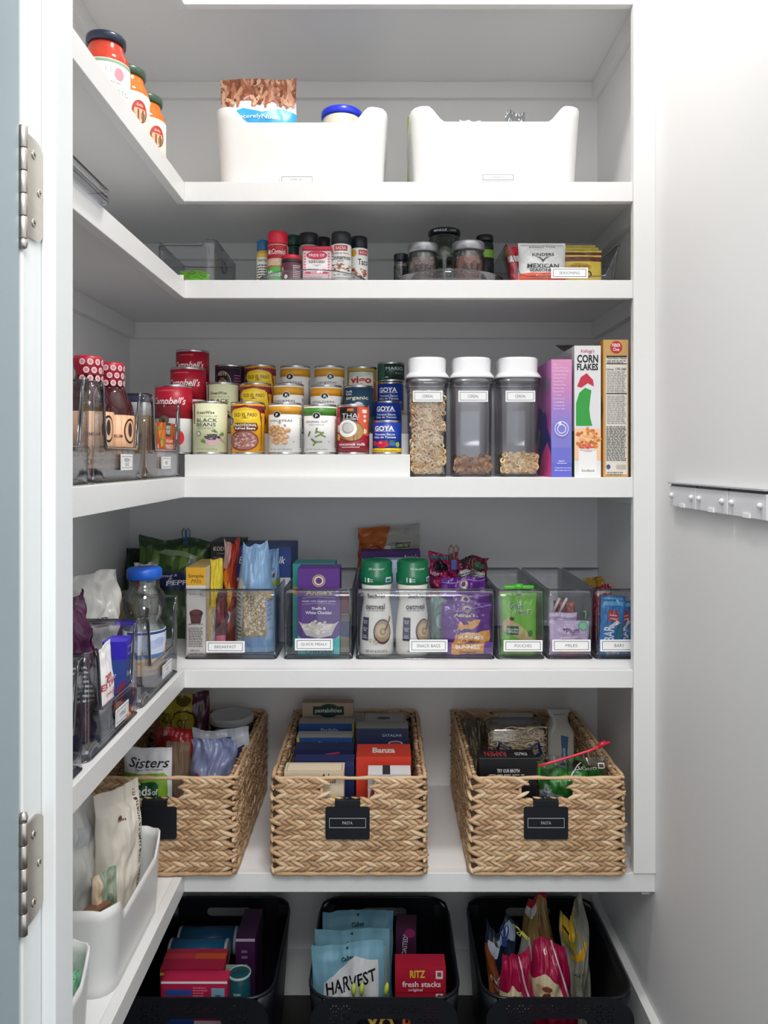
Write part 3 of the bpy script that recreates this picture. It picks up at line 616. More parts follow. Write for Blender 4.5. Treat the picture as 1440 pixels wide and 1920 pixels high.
def oep(): return [('band', .82, .965, '#7a1c34'), ('q', [r(-.02 + i * .075, .84, .015 + i * .075, .965, '#96344a') for i in range(14)]), p([(.08, .86), (.14, .93), (.5, .98), (.86, .93), (.92, .86), (.96, .58), (.04, .58)], '#7a1c34'), p([(.12, .84), (.2, .89), (.5, .93), (.8, .89), (.88, .84), (.94, .56), (.06, .56)], '#f0c81e'), e(.5, .76, .36, .105, '#f6d838'), t('OLD EL PASO', .5, .775, .62, .075, '#6a2418', b=.02), p([(.38, .70), (.46, .715), (.5, .735), (.54, .715), (.62, .70)], '#a8641c'), e(.09, .65, .09, .085, '#2c4a8c'), ln(.04, .60, .15, .69, 3, '#e8ecf4', 2),
    p([(.18, .50), (.22, .605), (.80, .605), (.84, .50), (.78, .44), (.24, .44)], '#5a2418'), t('TRADITIONAL', .5, .56, .60, .055, '#fbf2e4', b=.02), t('Refried Beans', .5, .495, .52, .05, '#fbf2e4', b=.02), r(.93, .1, .97, .75, '#8a6a1c'), e(.46, .24, .39, .215, '#7a3432'), e(.46, .24, .355, .185, '#a06a64'), blobs(.46, .24, .32, .165, 110, .045, ['#a87870', '#c8a098', '#8a5450', '#7a4844', '#d8b8b0'], 7, .5), p([(.0, .02), (.12, .10), (.06, .0)], '#c8502a'), t('NET WT', .93, .05, .12, .04, '#5a3010')]
pc('yellow and maroon refried beans can in the front row on the riser', 1, 433, 496, 755, '#eda821', oep(), 'refried bean cans')
pc('yellow and maroon refried beans can in the middle row on the riser', 2, 450, 509.5, 720, '#eda821', oep(), 'refried bean cans')
pc('yellow and maroon refried beans can in the back row on the riser', 3, 459.5, 517.5, 686, '#eda821', oep(), 'refried bean cans')
def pub(word, c, pic, cx=.40, sub=None, net='NET WT 15.5 OZ (439 g)'):
    return [('band', .80, .97, c), e(cx - .06, .795, .105, .068, '#f6f6f4'), e(cx - .06, .795, .092, .060, '#15171b'), t('p', cx - .06, .79, .06, .062, '#f6f6f4', b=.03), t(word, .42, .665, .62, .045, '#3a3c3e', b=.005)] + ([t(sub, .42, .60, .42, .026, '#6a6c6e', b=-.005)] if sub else []) + pic + [t(net, .42, .055, .6, .028, '#3a3c3e'), e(.76, .22, .018, .013, '#8a8c8e'), ln(.975, .1, 1.06, .75, 16, '#3a3c3e', 3)]
cp = [blobs(.38, .41, .27, .22, 5, .05, ['#c89868'], 1), ('L', [q for x_, y_ in [(.14, .50), (.16, .40), (.24, .52), (.30, .46), (.26, .36), (.36, .52), (.40, .42), (.34, .30), (.46, .48), (.52, .42), (.44, .34), (.24, .24), (.46, .26), (.58, .32), (.54, .20), (.34, .20), (.62, .46), (.48, .30)] for q in (e(x_, y_, .07, .046, '#b07c4c', 12), e(x_ - .008, y_ + .006, .06, .038, '#d8a878', 12), e(x_ - .015, y_ + .014, .03, .016, '#ecc8a0', 8))])]
gb = [('L', [q for x_, y_, a in [(.24, .40, 1.2), (.44, .47, 1.4), (.54, .43, -.3), (.48, .36, .5), (.60, .36, -.5), (.36, .25, -.8), (.40, .19, 1.0), (.50, .22, .1), (.56, .40, .7)] for q in (p([(x_ + (sx * .085 * math.cos(a) - sy * .022 * math.sin(a)), y_ + (sx * .085 * math.sin(a) + sy * .022 * math.cos(a)) * .72) for sx, sy in ((-1, -1), (1, -1), (1, 1), (-1, 1))], '#55682a'), p([(x_ + (sx * .078 * math.cos(a) - sy * .013 * math.sin(a)), y_ + (sx * .078 * math.sin(a) + sy * .013 * math.cos(a)) * .72) for sx, sy in ((-1, -1), (1, -1), (1, 1), (-1, 1))], '#7e9644'))])]
pc('white chickpeas can with ochre band in the front row on the riser', 1, 503.5, 566, 756.5, '#efeeec', pub('CHICKPEAS', '#d89a2c', cp), 'white chickpea cans')
pc('white chickpeas can with ochre band in the middle row on the riser', 2, 512, 569.7, 721, '#efeeec', pub('CHICKPEAS', '#d89a2c', cp, .55), 'white chickpea cans')
pc('white chickpeas can with ochre band in the back row above the middle chickpeas can', 3, 525.5, 582, 687.5, '#efeeec', pub('CHICKPEAS', '#d89a2c', cp, .45), 'white chickpea cans')
pc('white green-beans can with green band in the front row on the riser', 1, 569.5, 631, 759.5, '#efeeec', pub('ORIGINAL CUT', '#4a8a30', gb, .50, 'GREEN BEANS'), None)
pc('white can with orange band in the middle row behind the green beans', 2, 582, 641.5, 723.7, '#efeeec', pub('GOLDEN', '#e29a22', cp, .55), None)
pc('white chickpeas can with ochre band in the back row behind the orange-banded can', 3, 589.5, 646, 687.5, '#efeeec', pub('CHICKPEAS', '#d89a2c', cp, .62), 'white chickpea cans')
pc('red and black coconut milk can in the front row on the riser', 1, 632, 692.5, 760, '#c62c36', [('band', .0, .30, '#8e1c30'), p([(.12, .99), (.12, .60), (.2, .45), (.62, .45), (.62, .99)], '#1c1618'), r(.36, .90, .52, .96, '#c8782c'), t('THAI', .44, .80, .46, .10, '#f2f2ee', b=-.008), t('KITCHEN', .44, .725, .40, .035, '#f2f2ee'), p([(.66, .99), (1.02, .99), (1.02, .35), (.66, .40)], '#e0603c'), r(.76, .86, .92, .94, '#f2e8e0'), e(.84, .79, .05, .035, '#f4e0d0'), e(.84, .69, .05, .035, '#f4e0d0'), r(.0, .26, .14, .40, '#e8a040'), r(.02, .44, .12, .60, '#f0c8b8'), e(.84, .46, .075, .055, '#e8d0b0'), e(.44, .47, .36, .225, '#8a6440'), e(.50, .45, .28, .20, '#b8905c'), e(.36, .52, .25, .19, '#f6f4f0'), e(.37, .53, .165, .125, '#b0aca8'), e(.39, .54, .135, .10, '#d4d0cc'), t('coconut milk', .48, .175, .74, .06, '#fbf4f4', b=.012), t('unsweetened', .44, .115, .46, .035, '#f4dede'), ln(.98, .1, 1.08, .7, 12, '#3a1c20', 4)])
pc('navy and green organic can in the middle row on the riser', 2, 644, 701.5, 724.5, '#23405a', [('band', 0, .35, '#2c5a50'), t('Good&\nGather', .22, .88, .22, .11, '#dfe4ea'), t('organic', .45, .75, .66, .10, '#e6ead6', b=.015), ('L', [e(.32, .54, .16, .10, '#c8d0d4'), e(.5, .55, .16, .12, '#dfe4e6'), e(.66, .53, .13, .08, '#b8c4ca')]), t('BEANS', .45, .3, .5, .1, '#e6ead6')])
pc('gold can with maroon lettering in the back row on the riser', 3, 650.5, 706.5, 689.5, '#bfa14c', [fr(.06, .45, .9, .94, .03, .02, '#6a5a34'), r(.09, .47, .87, .92, '#e0d8c4'), p([(.09, .76), (.3, .84), (.5, .80), (.8, .86), (.87, .80), (.87, .92), (.09, .92)], '#b8c4bc'), t('vigo', .48, .72, .62, .20, '#a81c3c', b=.03), t('IMPORTED', .48, .585, .3, .03, '#4a3a34'), t('HEARTS OF', .48, .51, .70, .06, '#2c2a24', b=.02), r(.9, .3, .97, .7, '#c23a3a')])
def goya(): return [('band', 0, .13, '#f0c820'), t('GOYA', .40, .80, .60, .17, '#f6f6fa', b=.035), fr(.08, .70, .73, .715, .01, .006, '#f6f6fa'), t('Tomato Sauce', .42, .60, .62, .07, '#f2f4fa', b=.015), t('Salsa de Tomate', .42, .505, .68, .07, '#f2f4fa', b=.015), blobs(.55, .30, .3, .08, 20, .07, ['#3c6a34', '#5a8a3c', '#a82a34', '#7a4a2c'], 5), e(.36, .27, .17, .125, '#c81c3c'), e(.31, .32, .06, .04, '#ec7080'), e(.66, .28, .10, .07, '#3a6aa8'), e(.82, .26, .07, .09, '#9ab04a'), e(.10, .30, .10, .09, '#b83a44'), t('SPANISH STYLE \u2022 ESTILO ESPA\u00d1OL', .42, .065, .78, .06, '#5a4a10')]
pc('small blue tomato sauce can in the front row on the riser', 1, 698.5, 753, 789, '#12369a', goya(), 'small blue tomato sauce cans')
pc('small blue tomato sauce can in the middle row on the riser', 2, 702, 753.5, 753, '#12369a', goya(), 'small blue tomato sauce cans')
g3 = pc('small blue tomato sauce can in the back row under the olive can', 3, 707.5, 757, 718, '#12369a', goya(), 'small blue tomato sauce cans')
pc('dark green olive can stacked on the rear tomato sauce can', 3, 707.5, 758.5, 681, '#1e3a34', [p([(.0, 0), (.3, 0), (.3, 1), (0, 1)], '#2c5a48'), t('MARIO', .62, .70, .56, .2, '#e8ecec', b=-.008), t('BLACK', .76, .40, .26, .06, '#b8c4c4'), t('.R', .36, .14, .14, .1, '#d8e0e0')], z=PZ(718, Y3) + .0004)

# ---------------------------------------------------------------- cereal containers
def rrp(u0, w, d, rad, z): return [(x, y, z) for x, y in rr(w, d, rad, 5)]
def cereal(label, x0, x1, kind, fill, flabel):
    y = 1.70; wt = PX(x1, y) - PX(x0, y); X = PX((x0 + x1) / 2, y); W = wt * .985; D = .118; WB = W * .86
    o = T('cereal_container', label, 'food container', (X, y + D / 2, z3), 0, 'tall cereal containers')
    Ht = PZ(668, y) - z3; hb = Ht - .048
    secs = [(0, WB, D - .014, .014), (.004, WB + .003, D - .010, .016), (.10, WB + .004, D - .008, .018), (.150, WB + .006, D - .006, .02), (hb - .030, W - .006, D - .003, .024), (hb - .014, W, D, .026), (hb, W, D, .026)]
    b = B(); L = [[(x, yy, z) for x, yy in rr(a, c, q, 5)] for z, a, c, q in secs] + [[(x, yy, max(z, .004)) for x, yy in rr(a - .005, c - .005, q - .002, 5)] for z, a, c, q in secs[::-1]]
    b.loops(L, SMOKE); obj('clear_body', b, o)
    b = B()
    for z, a, c, q in (secs[0], (hb - .012, W + .001, D + .001, .026)): b.tube([(x, yy, z + .001) for x, yy in rr(a, c, q, 5)], .0011, CLRE, 6, True)
    obj('edge_line', b, o)
    b = B(); Wl = wt
    loft(b, [(hb - .006, W - .008, D - .006, .024), (hb + .001, W - .006, D - .004, .024)], M('#c8c9cc', .4))
    loft(b, [(hb + .0015, Wl + .001, D + .004, .028), (hb + .004, Wl + .003, D + .006, .03), (hb + .010, Wl - .004, D, .03), (hb + .016, Wl - .012, D - .008, .03), (Ht - .006, Wl - .010, D - .006, .03), (Ht - .001, Wl - .014, D - .010, .03), (Ht, Wl - .018, D - .014, .03)], M('#e2e3e6', .35))
    obj('lid', b, o)
    label_card(o, 'CEREAL', -.0005 if kind != 'x' else 0, PZ(743, y) - z3, .0655, .0245, -D / 2 - .0004)
    # contents
    zf = fill; q = random.Random(len(label) * 7 + int(x0)); b = B(); cw, cd = WB - .010, D - .022
    core = {'loop': '#c8a678', 'flake': '#9a7256'}[kind]
    b.box(-cw / 2 + .006, cw / 2 - .006, -cd / 2 + .006, cd / 2 - .006, .006, zf - .008, core)
    cols = ['#edd3a8', '#e4c390', '#f3e0bb', '#dab480'] if kind == 'loop' else ['#bc906c', '#a87c5c', '#d0aa84', '#9c7052']
    def face():
        k = q.random()
        if k < .55: return (q.uniform(-cw / 2, cw / 2), -cd / 2 + q.uniform(-.001, .004), q.uniform(.011, zf), (0, -1, 0))
        if k < .85: s_ = -1 if X > 0 else 1; return (s_ * (cw / 2 - q.uniform(0, .004)), q.uniform(-cd / 2, cd / 2), q.uniform(.011, zf), (s_, 0, 0))
        return (q.uniform(-cw / 2, cw / 2), q.uniform(-cd / 2, cd / 2), zf + q.uniform(-.004, .004), (0, 0, 1))
    N = int((330 if kind == 'loop' else 220) * (zf / .17 + .25) * (1.25 if kind == 'loop' else 1.6))
    for i in range(N):
        x, yy, z, nr = face(); nv_ = (Vector(nr) + Vector((q.uniform(-1, 1), q.uniform(-1, 1), q.uniform(-1, 1))) * .55).normalized()
        u = nv_.orthogonal().normalized(); v = nv_.cross(u)
        if kind == 'loop':
            R, rr_ = .0052, .0021; P = Vector((x, yy, z)); mt = M(cols[i % 4], .6); sx = q.uniform(.8, 1.1)
            L = []
            for a in range(10):
                ca, sa = math.cos(a * PI / 5), math.sin(a * PI / 5)
                cen = P + u * R * ca * sx + v * R * sa; rad = (u * ca + v * sa)
                L.append([tuple(cen + rad * rr_ * math.cos(c_ * PI * 2 / 5) + nv_ * rr_ * math.sin(c_ * PI * 2 / 5)) for c_ in range(5)])
            b.loops(L + [L[0]], mt, False, False)
        else:
            P = Vector((x, yy, z)); s_ = q.uniform(.005, .010); n = 8; c_ = q.uniform(.2, .5)
            top = [tuple(P + (u * math.cos(a * 2 * PI / n) + v * math.sin(a * 2 * PI / n)) * s_ * q.uniform(.7, 1.1) + nv_ * math.cos(a * 4 * PI / n) * s_ * c_) for a in range(n)]
            bot = [tuple(Vector(pt) - nv_ * .0009) for pt in top]
            b.loops([bot, top], M(cols[i % 4], .6), True, True)
    so = obj('cereal', b, None, (X, y + D / 2, z3)); tag(so, flabel, 'cereal', None, 'stuff')
cereal('clear container with white lid full of ring cereal, leftmost of three', 762, 843, 'loop', PZ(737, 1.72) - z3, 'tan ring cereal filling the leftmost clear container')
cereal('clear container with white lid nearly empty of flakes, middle of three', 846.5, 928.5, 'flake', .042, 'brown flakes at the bottom of the middle clear container')
cereal('clear container with white lid a quarter full of ring cereal, rightmost of three', 934, 1018, 'loop', .050, 'tan ring cereal at the bottom of the rightmost clear container')

# ---------------------------------------------------------------- cereal boxes
rows_ = ['The', 'High-Protein,', 'Keto-Friendly', 'Gluten-Free,', 'Grain-Free,', 'Soy-Free,', 'Wheat-Free,', 'Naturally', 'Flavored,', 'Totally', 'Delicious,', 'Childlike', 'Cereal for', 'Grown-Ups.']
fpk = [r(0, 0, 1, 1, '#7f7ccc')] + [r(0, .45 + i * .055, 1, .45 + (i + 1) * .055 + .001, c) for i, c in enumerate(['#8b7fcb', '#987fca', '#a580c6', '#b281c2', '#bd82be', '#c684bb', '#cb88ba', '#d08cbb', '#d48fbc', '#d692bc'])] + [r(0, 0, 1, .12, '#5f64c8'), r(0, .12, 1, .25, '#6d70cb')]
fpk += [t(s, .10 + .058 * len(s) / 2, .957 - i * .029, .058 * len(s), .017, '#f0e4f6', b=-.006) for i, s in enumerate(rows_)]
fpk += [e(.5, .41, .34, .065, '#eae6fb'), e(.5, .41, .305, .058, '#7f7ccc'), e(.5, .41, .22, .04, '#eae6fb'), e(.5, .41, .18, .033, '#7f7ccc'), e(.42, .455, .07, .016, '#eae6fb'), t('Hold on to', .72, .45, .34, .012, '#f2f0fd', rot=-50), t('the Dream', .35, .365, .34, .012, '#f2f0fd', rot=-40), t('FRUITY', .5, .135, .3, .012, '#f2f0fd', b=.02), r(.25, .115, .75, .12, '#e0e0fa'), t('magicspoon.com', .55, .078, .8, .012, '#f2f0fd'), t('@magicspoon', .55, .058, .8, .012, '#f2f0fd')]
carton('cereal_box', 'pink to violet cereal box beside the rightmost cereal container', 1033.5, 1072, 674, 1.685, z3, .19, '#c060a8', fpk, left=[r(0, .55, 1, 1, '#c070b8'), e(.75, .80, .2, .07, '#9a8aa8'), p([(0, 0), (1, 0), (1, .3), (.7, .5), (.4, .62), (0, .6)], '#2c3a8a'), p([(.3, 0), (1, 0), (1, .2), (.8, .3), (.5, .2)], '#e0509a'), e(.6, .45, .2, .12, '#5a3a9a'), p([(.0, .2), (.2, .1), (.4, .4), (.1, .5)], '#7a9a3c')], topcol='#b05a9a', group='cereal boxes', cat='cereal box')
rooster = [p([(.06, .39), (.68, .39), (.60, .45), (.56, .52), (.60, .60), (.64, .66), (.40, .68), (.18, .64), (.06, .56)], '#2f9a3c'), p([(.10, .69), (.24, .76), (.46, .79), (.70, .74), (.74, .69), (.50, .715), (.26, .68)], '#c02840')]
qrblk = [r(.28, .09, .76, .185, '#3c2c34'), ('q', [r(.33 + i * .062, .10 + j * .0125, .33 + (i + 1) * .062, .10 + (j + 1) * .0125, c) for i, j, c in [(1, 1, '#f2e8ea'), (2, 2, '#e8e0e2'), (3, 1, '#b83a4c'), (4, 3, '#f2eaec'), (0, 3, '#b83a4c'), (2, 4, '#e8c8d0'), (1, 5, '#f2e8ea'), (4, 5, '#4a6a9a'), (3, 4, '#f2eaec'), (5, 2, '#e0d0d4')]])]
ff = [t('Kellogg\'s', .50, .955, .52, .034, '#b81c34', sh=.25, b=.012), t('CORN', .50, .900, .80, .062, '#141416', b=.035), t('FLAKES', .50, .838, .80, .052, '#141416', b=.035)] + rooster + [r(0, .13, 1, .37, '#f0c4a0'), blobs(.5, .29, .44, .08, 70, .09, ['#d88a4a', '#e8a868', '#c87438', '#f0c08a', '#b8622c'], 3), blobs(.45, .22, .3, .03, 8, .1, ['#c8303c', '#e0505a'], 4), r(.0, .0, 1, .125, '#dfe0e2'), r(.16, .03, .84, .215, '#eceae8'), t('EMPOWERING THE\nYOUNGER', .5, .20, .6, .018, '#5a5a5e'), ] + qrblk[:0] + [t('foodbank', .52, .05, .5, .02, '#5a6a5a')]
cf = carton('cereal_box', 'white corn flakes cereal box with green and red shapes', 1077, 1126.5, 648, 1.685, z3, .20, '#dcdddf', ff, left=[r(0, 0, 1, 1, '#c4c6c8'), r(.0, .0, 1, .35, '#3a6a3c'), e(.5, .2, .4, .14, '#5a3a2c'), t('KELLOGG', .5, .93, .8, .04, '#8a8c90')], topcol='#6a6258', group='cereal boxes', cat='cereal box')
b = B(); wf = PX(1126.5, 1.685) - PX(1077, 1.685)
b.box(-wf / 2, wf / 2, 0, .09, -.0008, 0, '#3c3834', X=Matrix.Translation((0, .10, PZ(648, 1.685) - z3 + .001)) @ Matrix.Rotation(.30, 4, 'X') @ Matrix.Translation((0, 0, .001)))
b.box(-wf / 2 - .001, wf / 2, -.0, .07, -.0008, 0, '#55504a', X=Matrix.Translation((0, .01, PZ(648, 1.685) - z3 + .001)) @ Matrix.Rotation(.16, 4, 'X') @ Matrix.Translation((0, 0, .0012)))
obj('open_flap', b, cf)
ft = [r(.0, 0, 1, 1, '#c39a5c'), r(.10, .02, .96, .88, '#dcd6cc'), e(.52, .945, .24, .046, '#b3202c'), t('FIBER\nOne', .52, .945, .34, .055, '#f6e8e4', b=.01), r(.12, .872, .94, .884, '#2a2a2c'), t('Nutrition Facts', .53, .866, .78, .016, '#1c1c1e', b=.015), ln(.14, .83, .92, .855, 2, '#4a4a4c', 1), r(.12, .822, .94, .828, '#1c1c1e'), t('Calories', .26, .785, .30, .014, '#1c1c1e', b=.015), t('170 240', .70, .786, .42, .019, '#1c1c1e', b=.015), ln(.14, .62, .92, .775, 13, '#5c5c5e', 5, .3, .1), r(.12, .605, .94, .612, '#1c1c1e'), ln(.14, .39, .92, .60, 16, '#6a6a6c', 6, .3, .1), ('q', [r(.60, .39, .606, .77, '#5a5a5c'), r(.78, .39, .786, .77, '#5a5a5c')]), ln(.12, .12, .92, .375, 22, '#4a4a4c', 7, .5, .1), e(.2, .075, .08, .017, '#3a4a8a'), r(.52, .06, .9, .09, '#b8b2a8'), ln(.14, .015, .9, .045, 2, '#6a6a6c', 9)]
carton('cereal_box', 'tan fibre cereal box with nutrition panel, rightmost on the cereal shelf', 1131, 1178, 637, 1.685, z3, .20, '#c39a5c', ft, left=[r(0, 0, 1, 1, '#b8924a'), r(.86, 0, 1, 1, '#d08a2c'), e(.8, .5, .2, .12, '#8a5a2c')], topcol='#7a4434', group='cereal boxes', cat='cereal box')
# ---------------------------------------------------------------- left leg: notched clear bins
def notch_bin(label, y0, y1, z, h, card, cy, cw, chh, cz, xf=-.440, d=.235, low=.36, sh=3):
    w_ = y1 - y0
    def rimf(x, y):
        if y < -.82:
            a = abs(x); k = min(max((a - .60) / .14, 0), 1)
            return low + (1 - low) * (k * k * (3 - 2 * k))
        return 1.0
    o = clear_bin(label, 0, 0, 0, 0, d, h, card, None, rimf, 'notched clear bins on the left shelf legs', .985, False, dims=(0, w_ - .004), rz=PI / 2, cw=cw, ch=chh, cz=cz, cx=cy)
    o.location = (xf - d / 2, (y0 + y1) / 2, z)
    b = B()
    # edge tube round the notch, refraction darkening put into its tint
    pts = []
    for i in range(41):
        x = -.78 + 1.56 * i / 40; pts.append((x * (w_ - .004) / 2, -d / 2 - .0008, h * rimf(x, -1) + .0004))
    b.tube(pts, .0022, CLRE, 6); obj('notch_lip', b, o)
    return o
notch_bin('notched clear bin nearest the door on the can shelf\'s left leg', .905, 1.160, z3, .158, ' ', 0, .001, .001, .02)
notch_bin('notched clear bin with dressing and sauce bottles, middle of the can shelf\'s left leg', 1.165, 1.418, z3, .158, 'DRESSING\nSAUCE', .02, .058, .027, .034)
notch_bin('notched clear bin holding the orange carton, beside the can riser', 1.423, 1.675, z3, .158, 'RICE', 0.0, .064, .024, .032)
def bbq(label, X, y, top, grp='dark barbecue sauce bottles'):
    h = PZ(top, y) - z3 - .004
    dots = [('q', [e(.1 + .22 * (i % 5) + (.11 if (i // 5) % 2 else 0), .12 + .19 * (i // 5), .085, .075, '#e8c4c8', 14) for i in range(25)]), ('q', [e(.1 + .22 * (i % 5) + (.11 if (i // 5) % 2 else 0), .12 + .19 * (i // 5), .05, .045, '#c88a92', 8) for i in range(25)])]
    return vessel('sauce_bottle', label, 'bottle', (X, y, z3 + .004), [
        ('bottle', [(0, 0), (.036, 0), (.040, .005), (.040, .118), (.038, .128), (.028, .150), (.0195, .172), (.0185, h - .067), (0, h - .067)], M('#3e1418', .08)),
        ('neck_wrap', [(.0190, h - .072), (.0200, h - .072), (.0188, h - .040), (.0192, h - .025), (.0225, h - .018), (.0232, h - .006), (.0215, h), (0, h)], M('#b01c34', .35)),
        ('paper_label', [(.0401, .02), (.0407, .02), (.0407, .112), (.0401, .112)], M('#dfb08a', .5))],
        [('neck_wrap', .0236, h - .072, h - .002, dots), ('paper_label', .0407, .02, .112, [('q', [r(.1 + i * .11, 0, .105 + i * .11, 1, '#c89468') for i in range(9)]), e(.62, .70, .14, .24, '#2a1c1a'), e(.62, .70, .115, .2, '#dfb08a'), e(.62, .72, .05, .14, '#3a2824'), t('PREMIUM', .30, .60, .3, .06, '#5a3a2c'), t('BOLD', .3, .3, .56, .20, '#6a5448'), t('KINDER\'S', .5, .12, .6, .1, '#4a342c')])],
        group=grp, rz=.95)
bbq('dark barbecue bottle with red dotted neck wrap, farther of the pair from the door', -.486, 1.368, 681)
bbq('dark barbecue bottle with red dotted neck wrap, nearer of the pair to the door', -.487, 1.265, 669)
vessel('squeeze_bottle', 'blue bottle with yellow cap in the can shelf\'s nearest left bin', 'bottle', (-.480, 1.030, z3 + .004), [
    ('bottle', [(0, 0), (.030, 0), (.033, .01), (.034, .09), (.030, .12), (.033, .135), (0, .136)], M('#2c4a8a', .2)),
    ('cap', [(0, .1362), (.026, .1362), (.0285, .140), (.0285, .150), (.024, .156), (0, .157)], M('#e0d060', .35)),
    ('paper_label', [(.0343, .015), (.0348, .015), (.0348, .085), (.0343, .085)], M('#3c5a9a', .4))],
    [('paper_label', .035, .015, .085, [e(.6, .6, .2, .25, '#e0c040'), e(.5, .3, .2, .15, '#d05a3a')])], rz=.8)
carton('box', 'dark navy carton at the back of the bin beside the can riser', 236, 276, 737, 1.62, z3 + .004, .03, '#1c2444', [r(0, .72, 1, .86, '#6a7aa8'), r(0, .86, 1, .98, '#27305a'), t('Hello', .6, .5, .7, .12, '#e0e4f0', b=.01), r(.0, .2, 1, .4, '#141a34')])
vessel('jar', 'white-capped jar in the bin beside the can riser', 'jar', (-.474, 1.502, z3 + .004), [
    ('jar_body', [(0, 0), (.028, 0), (.030, .005), (.030, .10), (.024, .118), (0, .118)], M('#7a5a34', .15)),
    ('cap', [(0, .1182), (.0235, .1182), (.0245, .121), (.0245, .142), (.022, .145), (0, .145)], M('#c4c8cc', .4))])
o = carton('carton', 'white, green and orange carton in the bin beside the can riser', 300, 343, 792, 1.572, z3 + .004, .09, '#f0eeea', [p([(.0, .45), (1, .45), (1, 1), (0, 1)], '#d8522c'), r(.0, .74, .45, 1, '#1c4a30'), t('NATIVE\nFOREST', .22, .87, .36, .18, '#f0f4e8', b=.02), t('ORGANIC', .36, .66, .6, .06, '#fbf2ea', b=.01), t('MANDARIN', .38, .56, .7, .10, '#fbf2ea', b=.01), t('RINSE', .45, .48, .4, .08, '#fbf2ea'), blobs(.85, .75, .12, .2, 30, .05, ['#e88a30', '#f0a848', '#d8702a', '#7a9a3c'], 4), e(.35, .25, .12, .08, '#cfd4d2'), r(.4, .1, .8, .4, '#ecc8a0')], right=[p([(0, .45), (1, .45), (1, 1), (0, 1)], '#d8522c'), r(.05, .74, .45, 1, '#1c4a30'), t('NATIVE\nFOREST', .25, .87, .34, .16, '#f0f4e8', b=.02), t('ORGANIC', .36, .66, .6, .06, '#fbf2ea', b=.01), t('MANDARIN', .45, .55, .8, .10, '#fbf2ea', b=.01), blobs(.82, .78, .15, .18, 30, .05, ['#e88a30', '#f0a848', '#d8702a', '#7a9a3c'], 4), r(.1, .08, .5, .3, '#e8c4a0')], rz=0)
o.location.x = -.471
# ================================================================ FOURTH SHELF: clear labelled bins and their contents
z4 = ZS[4]; zi = z4 + .0032; YB4 = 1.747
def bin4(label, x0, x1, card, cpx, d=.345):
    return clear_bin(label, x0, x1, YB4, z4, d, PZ(1105, YB4) - z4, card, cpx, taper=.985, rad=.008)
bin4('clear bin with a BREAKFAST label, leftmost in the row on the fourth shelf', 344.5, 518.5, 'BREAKFAST', (387, 459, 1202, 1223))
bin4('clear bin with a QUICK MEALS label holding the purple carton', 531, 661, 'QUICK MEALS', (553, 624, 1197, 1219))
bin4('wide clear bin with a SNACK BAGS label', 666, 930, 'SNACK BAGS', (768, 839, 1199, 1222))
bin4('clear bin with a POUCHES label holding green fruit pouches', 932, 1022, 'POUCHES', (944, 1017, 1200, 1221))
bin4('clear bin with a MILES label holding lilac snack packs', 1027, 1113, 'MILES', (1035, 1107, 1199, 1221))
bin4('clear bin with a BARS label, partly behind the right stile', 1117, 1208, 'BARS', (1125, 1196, 1199, 1221))
# breakfast
muffin = [p([(.20, .36 + .16), (.26, .42), (.74, .42), (.82, .52)], '#6a3c38'), e(.52, .535, .35, .045, '#5a2c2a'), e(.5, .55, .26, .03, '#7a4440'), ('q', [r(.30 + i * .08, .42, .32 + i * .08, .51, '#8a5a54') for i in range(6)])]
carton('flour_box', 'slim white and yellow muffin mix box at the left of the BREAKFAST bin', 349, 385.5, 1064, 1.762, zi, .15, '#ece6dc', [r(0, .80, 1, 1, '#f0b42c'), t('Simple', .5, .90, .80, .05, '#2c2620', b=.01), t('Mills', .52, .845, .54, .045, '#3a2c20', sh=.3, b=-.005), t('ALMOND FLOUR', .5, .745, .84, .018, '#5a4c44'), t('MUFFIN & CAKE', .5, .70, .66, .018, '#7a6c64')] + [('p', [(x, y - .05) for x, y in q[1]], q[2]) if q[0] == 'p' else ('q', [('p', [(x, y - .05) for x, y in z[1]], z[2]) for z in q[1]]) for q in muffin] + [t('Feel what\ngood food can do', .5, .375, .74, .05, '#2c2620', b=.01), ln(.12, .11, .88, .335, 12, '#5a524a', 4, .4, .12), t('Katlin & Co', .45, .07, .5, .025, '#4a3c34', sh=.3), t('Simple Mills Team', .5, .035, .76, .02, '#4a3c34')], topcol='#d9b877', rx=0)
carton('pancake_mix_box', 'tall black pancake mix box at the back of the BREAKFAST bin', 395, 449, 1016, 1.93, zi, .12, '#26262a', [t('KODIAK', .42, .93, .64, .045, '#e4ded4', b=.02), t('CAKES', .42, .88, .4, .02, '#b8b0a4'), t('PROTEIN PACKED\nPANCAKE MIX', .42, .83, .66, .04, '#9a9288'), r(.0, .55, 1, .78, '#5a4a30'), p([(0, .3), (1, .3), (1, .55), (.6, .62), (0, .55)], '#8a7a50')], topcol='#3c3c40')
carton('pancake_mix_box', 'large blue and white pancake mix box at the back of the BREAKFAST bin', 436, 545, 1026, 1.90, zi, .16, '#dcdee2', [r(0, .68, 1, 1, '#2a4488'), t('JUNIOR', .2, .955, .22, .03, '#c83a44'), t('Butter', .27, .865, .32, .075, '#dfe6f4', sh=.3, b=.01), t('milk', .78, .865, .26, .075, '#dfe6f4', sh=.3, b=.01), t('MAR', .25, .60, .34, .09, '#b83a3c', b=.02), t('PANCAKE MIX', .5, .45, .7, .07, '#b83a3c', b=.02), e(.5, .2, .3, .12, '#d8a45c')], lcol='#2f4c94', topcol='#47619c')
pouchpx('snack_pouch', 'thin yellow packet with clear window beside the muffin mix box', 386, 409, 1049, 1.79, zi, .035, '#e8cf3a', [r(.2, .02, .9, .50, '#b8a898'), blobs(.55, .25, .3, .2, 40, .08, ['#c8b8a8', '#a89484', '#d8cabc'], 3)], seed=41, wr=.005, topn=.05, ry=.04)
